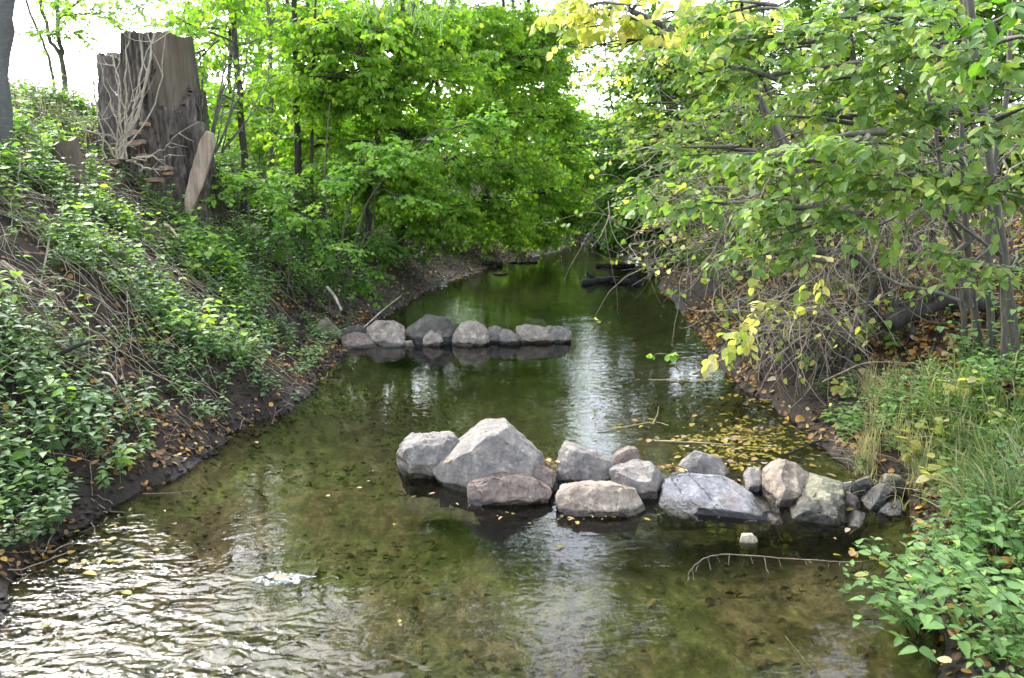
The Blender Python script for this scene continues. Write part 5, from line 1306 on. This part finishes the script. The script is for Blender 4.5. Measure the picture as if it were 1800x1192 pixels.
tag(mb.build('leaf'), 'single brown leaf stuck inside the painted ring of water glint', 'leaf')
# ---- floating reeds and sticks
for q, (pts, lb, mt, r_) in enumerate([([(1050, 757, .01), (1100, 750, .01), (1150, 742, .015), (1175, 748, .01)], 'floating reed stem left of the leaf raft', 'stalk', .005),
    ([(1150, 775, .01), (1200, 777, .012), (1270, 781, .01), (1290, 783, .005)], 'long pale stick floating at the leaf raft', 'stalk', .007),
    ([(1145, 748, .0), (1155, 730, .06), (1158, 714, .12)], 'bent reed stalk sticking up out of the water', 'stalk', .004),
    ([(1140, 668, .01), (1190, 668, .012), (1220, 671, .01)], 'short reed floating near the right shore', 'stalk', .005),
    ([(1040, 1140, -.1), (1380, 1118, -.05), (1430, 1180, -.08)][1:], 'thin yellow reed lying in the shallow water at the bottom', 'stalk', .003),
    ([(1380, 800, .04), (1440, 775, .03), (1480, 760, .08)], 'dark wet stick at the right shore above the near row', 'blackwood', .008)]):
    log('reed' if 'reed' in lb else 'stick', lb, [gnd(a, b_, z) for a, b_, z in pts], r_, r_ * .6, mt, 720 + q)

# ---- right bank herbs and grass (near)
def bank_px(px, py):
    """point on the terrain seen at this pixel"""
    d = ray(px, py)
    Ys = np.linspace(2.5, 25, 900)
    p = np.array([0, 0, CAM_H]) + d[None] * (Ys / d[1])[:, None]
    below = p[:, 2] < H(p[:, 0], p[:, 1])
    j = int(np.argmax(below)) if below.any() else 200
    q = p[j]; q[2] = hz(q[0], q[1]); return q
mb = MB(); g = np.random.default_rng(12)
def in_px(n, poly_px):   # terrain points under a set of pixel discs
    out = []
    for _ in range(n):
        cx_, cy_, sx, sy = poly_px[g.integers(len(poly_px))]
        out.append(bank_px(cx_ + g.normal() * sx, cy_ + g.normal() * sy))
    return np.array(out)
GR = in_px(230, [(1700, 800, 40, 40), (1740, 780, 40, 50), (1715, 895, 20, 30), (1740, 920, 30, 25), (1780, 880, 25, 40), (1660, 730, 40, 20)])
idx = np.repeat(np.arange(len(GR)), 9); B = GR[idx] + g.normal(size=(len(idx), 3)) * [.035, .035, 0]; B[:, 2] = H(B[:, 0], B[:, 1]) - .01
blades(mb, B, g.uniform(.12, .44, len(B)), .010, g, 1.05, down=[-.5, -.5, 0])
tag(mb.build('grass'), 'long arching grass hanging down the right bank', 'grass', None, 'stuff')
mb = MB()
GR = in_px(60, [(1545, 740, 14, 40), (1520, 820, 12, 25), (1560, 690, 25, 12), (1600, 800, 40, 50)])
idx = np.repeat(np.arange(len(GR)), 12); B = GR[idx] + g.normal(size=(len(idx), 3)) * [.03, .03, 0]; B[:, 2] = H(B[:, 0], B[:, 1])
blades(mb, B, g.uniform(.15, .45, len(B)), .004, g, 1.1, down=[-1, -.7, 0], tintf=lambda n, g: g.uniform(.78, 1, n))
tag(mb.build('dry_grass'), 'straw coloured dead grass draped over the right bank above the stones', 'grass', None, 'stuff')
# near right herbs as plants
def plants(lst, seed0, group, mat, tm, ls, name, whorl=2):
    for q, (px, py, n, h, sx, lb, *rest) in enumerate(lst):
        mt = rest[0] if rest else mat; s_ = rest[1] if len(rest) > 1 else ls
        g = np.random.default_rng(seed0 + q)
        c = bank_px(px, py) if not (len(rest) > 2) else at(px, py, rest[2])
        n = int(n * 1.5) if n > 4 else n
        B = c + g.normal(size=(n, 3)) * ([sx, sx, 0] if n > 4 else [.006, .006, 0])
        if c[2] > .02 or True: B[:, 2] = np.maximum(H(B[:, 0], B[:, 1]), -.1) - .01
        lean = np.column_stack([g.normal(size=n) * .3 - (1.0 if px > 900 and py > 1040 else .3 if px > 900 else -.25), g.normal(size=n) * .25 - .25, np.zeros(n)])
        herb(name, lb, 'plant', B, h * g.uniform(.6, 1.15, n), lean, mt, tm, s_, 4, seed0 + q, group, whorl)
plants([
 (1790, 1150, 9, .50, .10, 'nettle clump in the bottom right corner'),
 (1700, 1100, 7, .42, .10, 'nettle clump leaning over the water at the lower right'),
 (1600, 1120, 5, .34, .05, 'nettle stems standing furthest left over the shallow water'),
 (1640, 1060, 6, .34, .08, 'nettle stems reaching left above the shallow water'),
 (1770, 1010, 8, .42, .10, 'nettles at the right edge above the corner clump'),
 (1690, 1000, 6, .30, .09, 'small nettle group at the foot of the right grass'),
 (1790, 900, 7, .40, .10, 'nettles at the right edge beside the long grass'),
 (1720, 940, 6, .28, .09, 'nettles growing in the middle of the right grass'),
 (1560, 985, 5, .10, .04, 'tiny seedlings on the wet margin left of the right grass', 'nettle', .045),
 (1440, 975, 2, .08, .02, 'single green seedling standing in the shallows right of the white stone', 'nettle', .05),
 (1500, 770, 6, .22, .06, 'nettle tuft on the right bank directly above the near stone row'),
 (1575, 745, 6, .20, .06, 'small nettle group above the straw coloured grass'),
 (1460, 690, 6, .16, .06, 'low green herbs on the dark soil beside the leaf raft', 'herb', .05),
 (1520, 830, 4, .12, .03, 'small green sprig between near stones and grass', 'nettle', .04),
 (1420, 650, 5, .2, .06, 'pale herbs on the litter above the twig heap', 'herb', .05),
 (1790, 620, 8, .50, .12, 'tall nettle-like plants at the right edge below the hazel'),
 (1720, 640, 7, .45, .10, 'tall leafy plants in front of the hazel stems'),
 (1745, 700, 6, .36, .10, 'leafy green plants between hazel stems and grass'),
], 800, 'nettle plants on the right bank', 'nettle', T_NT, .074, 'nettle_plant')
yl = lambda n, i, g: g.uniform(.2, .95, n)
plants([
 (1600, 830, 3, .26, .05, 'yellowing sapling in the middle of the grass'),
 (1660, 800, 3, .30, .06, 'yellowing sapling higher up in the grass'),
 (1690, 730, 3, .34, .06, 'tall yellowing sapling below the hazel stems'),
 (1640, 860, 3, .22, .05, 'small yellowing sapling near the tilted slab'),
 (1480, 700, 3, .20, .04, 'yellow-green sapling on the dark soil slope'),
 (1570, 620, 3, .30, .04, 'bright green sapling in front of the fallen log', 'light'),
 (1510, 610, 3, .25, .04, 'pale sapling left of the bright one', 'light'),
 (1770, 790, 3, .30, .08, 'yellow leaved sapling at the right edge'),
], 850, 'yellowing saplings on the right bank', 'yellow', T_RD2, .08, 'sapling')
# overhanging yellow-green twig over the water, right
def twig_branch(name, label, pts, n, mat, ls, seed, L=.25, tm=T_RD2, group=None, nl=6, droop=.3, flat=.6):
    g = np.random.default_rng(seed); wood, cr = MB(), MB()
    P = path(pts, 16, .008, seed)
    add_tubes(wood, P[None], np.linspace(.006, .002, 16)[None], 5, 'deaddark')
    j = g.integers(3, 16, n); d = unit(P[-1] - P[0]) * .5 + g.normal(size=(n, 3)) * [.6, .6, .3]
    spray(cr, P[j], d, g.uniform(.5, 1.2, n) * L, nl, mat, tm, ls, g, droop=droop, flat=flat, ldroop=.5)
    root = empty(name, P[0], label, 'branch', group)
    wood.build('stem', root, P[0]); cr.build('leaves', root, P[0])
twig_branch('leafy_twig', 'yellow-green leafy twig hanging above the water beside the twig heap', [at(1400, 500, 7.2), at(1340, 540, 7.0), at(1290, 580, 6.9), at(1265, 620, 6.9)], 9, 'yellow', .085, 1, L=.2)
twig_branch('leafy_twig', 'small green leafy twig standing over the water left of the twig heap', [at(1195, 655, 7.2), at(1180, 630, 7.2), at(1165, 622, 7.2), at(1140, 628, 7.2)], 3, 'light', .06, 2, L=.12, nl=5)
twig_branch('leafy_twig', 'yellowish leafy twig hanging in front of the dry tangle', [at(1480, 420, 6.4), at(1440, 480, 6.4), at(1330, 560, 6.5), at(1320, 600, 6.5)], 8, 'yellow', .08, 3, L=.2)
twig_branch('leafy_twig', 'green leafy bough tip reaching left above the far driftwood', [at(1330, 350, 7.2), at(1260, 355, 7.2), at(1200, 352, 7.2), at(1150, 350, 7.2)], 12, 'hazel', .085, 4, L=.3)
# near left nettles
plants([
 (60, 700, 12, .34, .16, 'thick clump of grey-green nettles at the left edge'),
 (30, 800, 12, .36, .14, 'nettles at the left edge below the thick clump'),
 (110, 780, 12, .30, .14, 'nettles hanging over the muddy left shore'),
 (150, 730, 9, .24, .12, 'nettles beside the bare soil patch'),
 (60, 880, 8, .28, .10, 'dark nettles leaning over the water at the left'),
 (25, 650, 10, .34, .14, 'nettles high at the left edge'),
 (215, 830, 3, .20, .03, 'bright green sprig on the muddy shore', 'light', .075),
 (10, 600, 8, .3, .14, 'nettles at the left edge under the stout stick'),
 (60, 620, 8, .24, .14, 'nettles below the dark broken branch'),
 (400, 640, 9, .22, .12, 'drooping herbs over the middle of the left shore', 'herb', .06),
 (455, 680, 9, .22, .10, 'grey-green herb clump at the waterline left of the near row', 'herb', .055),
 (330, 660, 8, .2, .12, 'herbs at the lower rim of the left ground cover', 'herb', .06),
 (350, 620, 8, .28, .12, 'taller nettles in the middle of the left bank'),
 (420, 570, 8, .30, .12, 'nettles on the left bank level with the far row'),
 (500, 590, 8, .22, .12, 'small nettles at the rim above the far row', 'herb', .06),
 (180, 250, 8, .3, .2, 'bright green plants left of the huge stump', 'light'),
 (90, 250, 8, .3, .2, 'green plants between left trunk and small stump', 'light'),
 (250, 330, 9, .28, .12, 'nettles at the foot of the huge stump', 'nettle'),
 (330, 400, 8, .22, .14, 'nettles below the split root slab', 'light'),
], 930, 'nettles on the left bank', 'herb', T_NT, .072, 'nettle_plant')
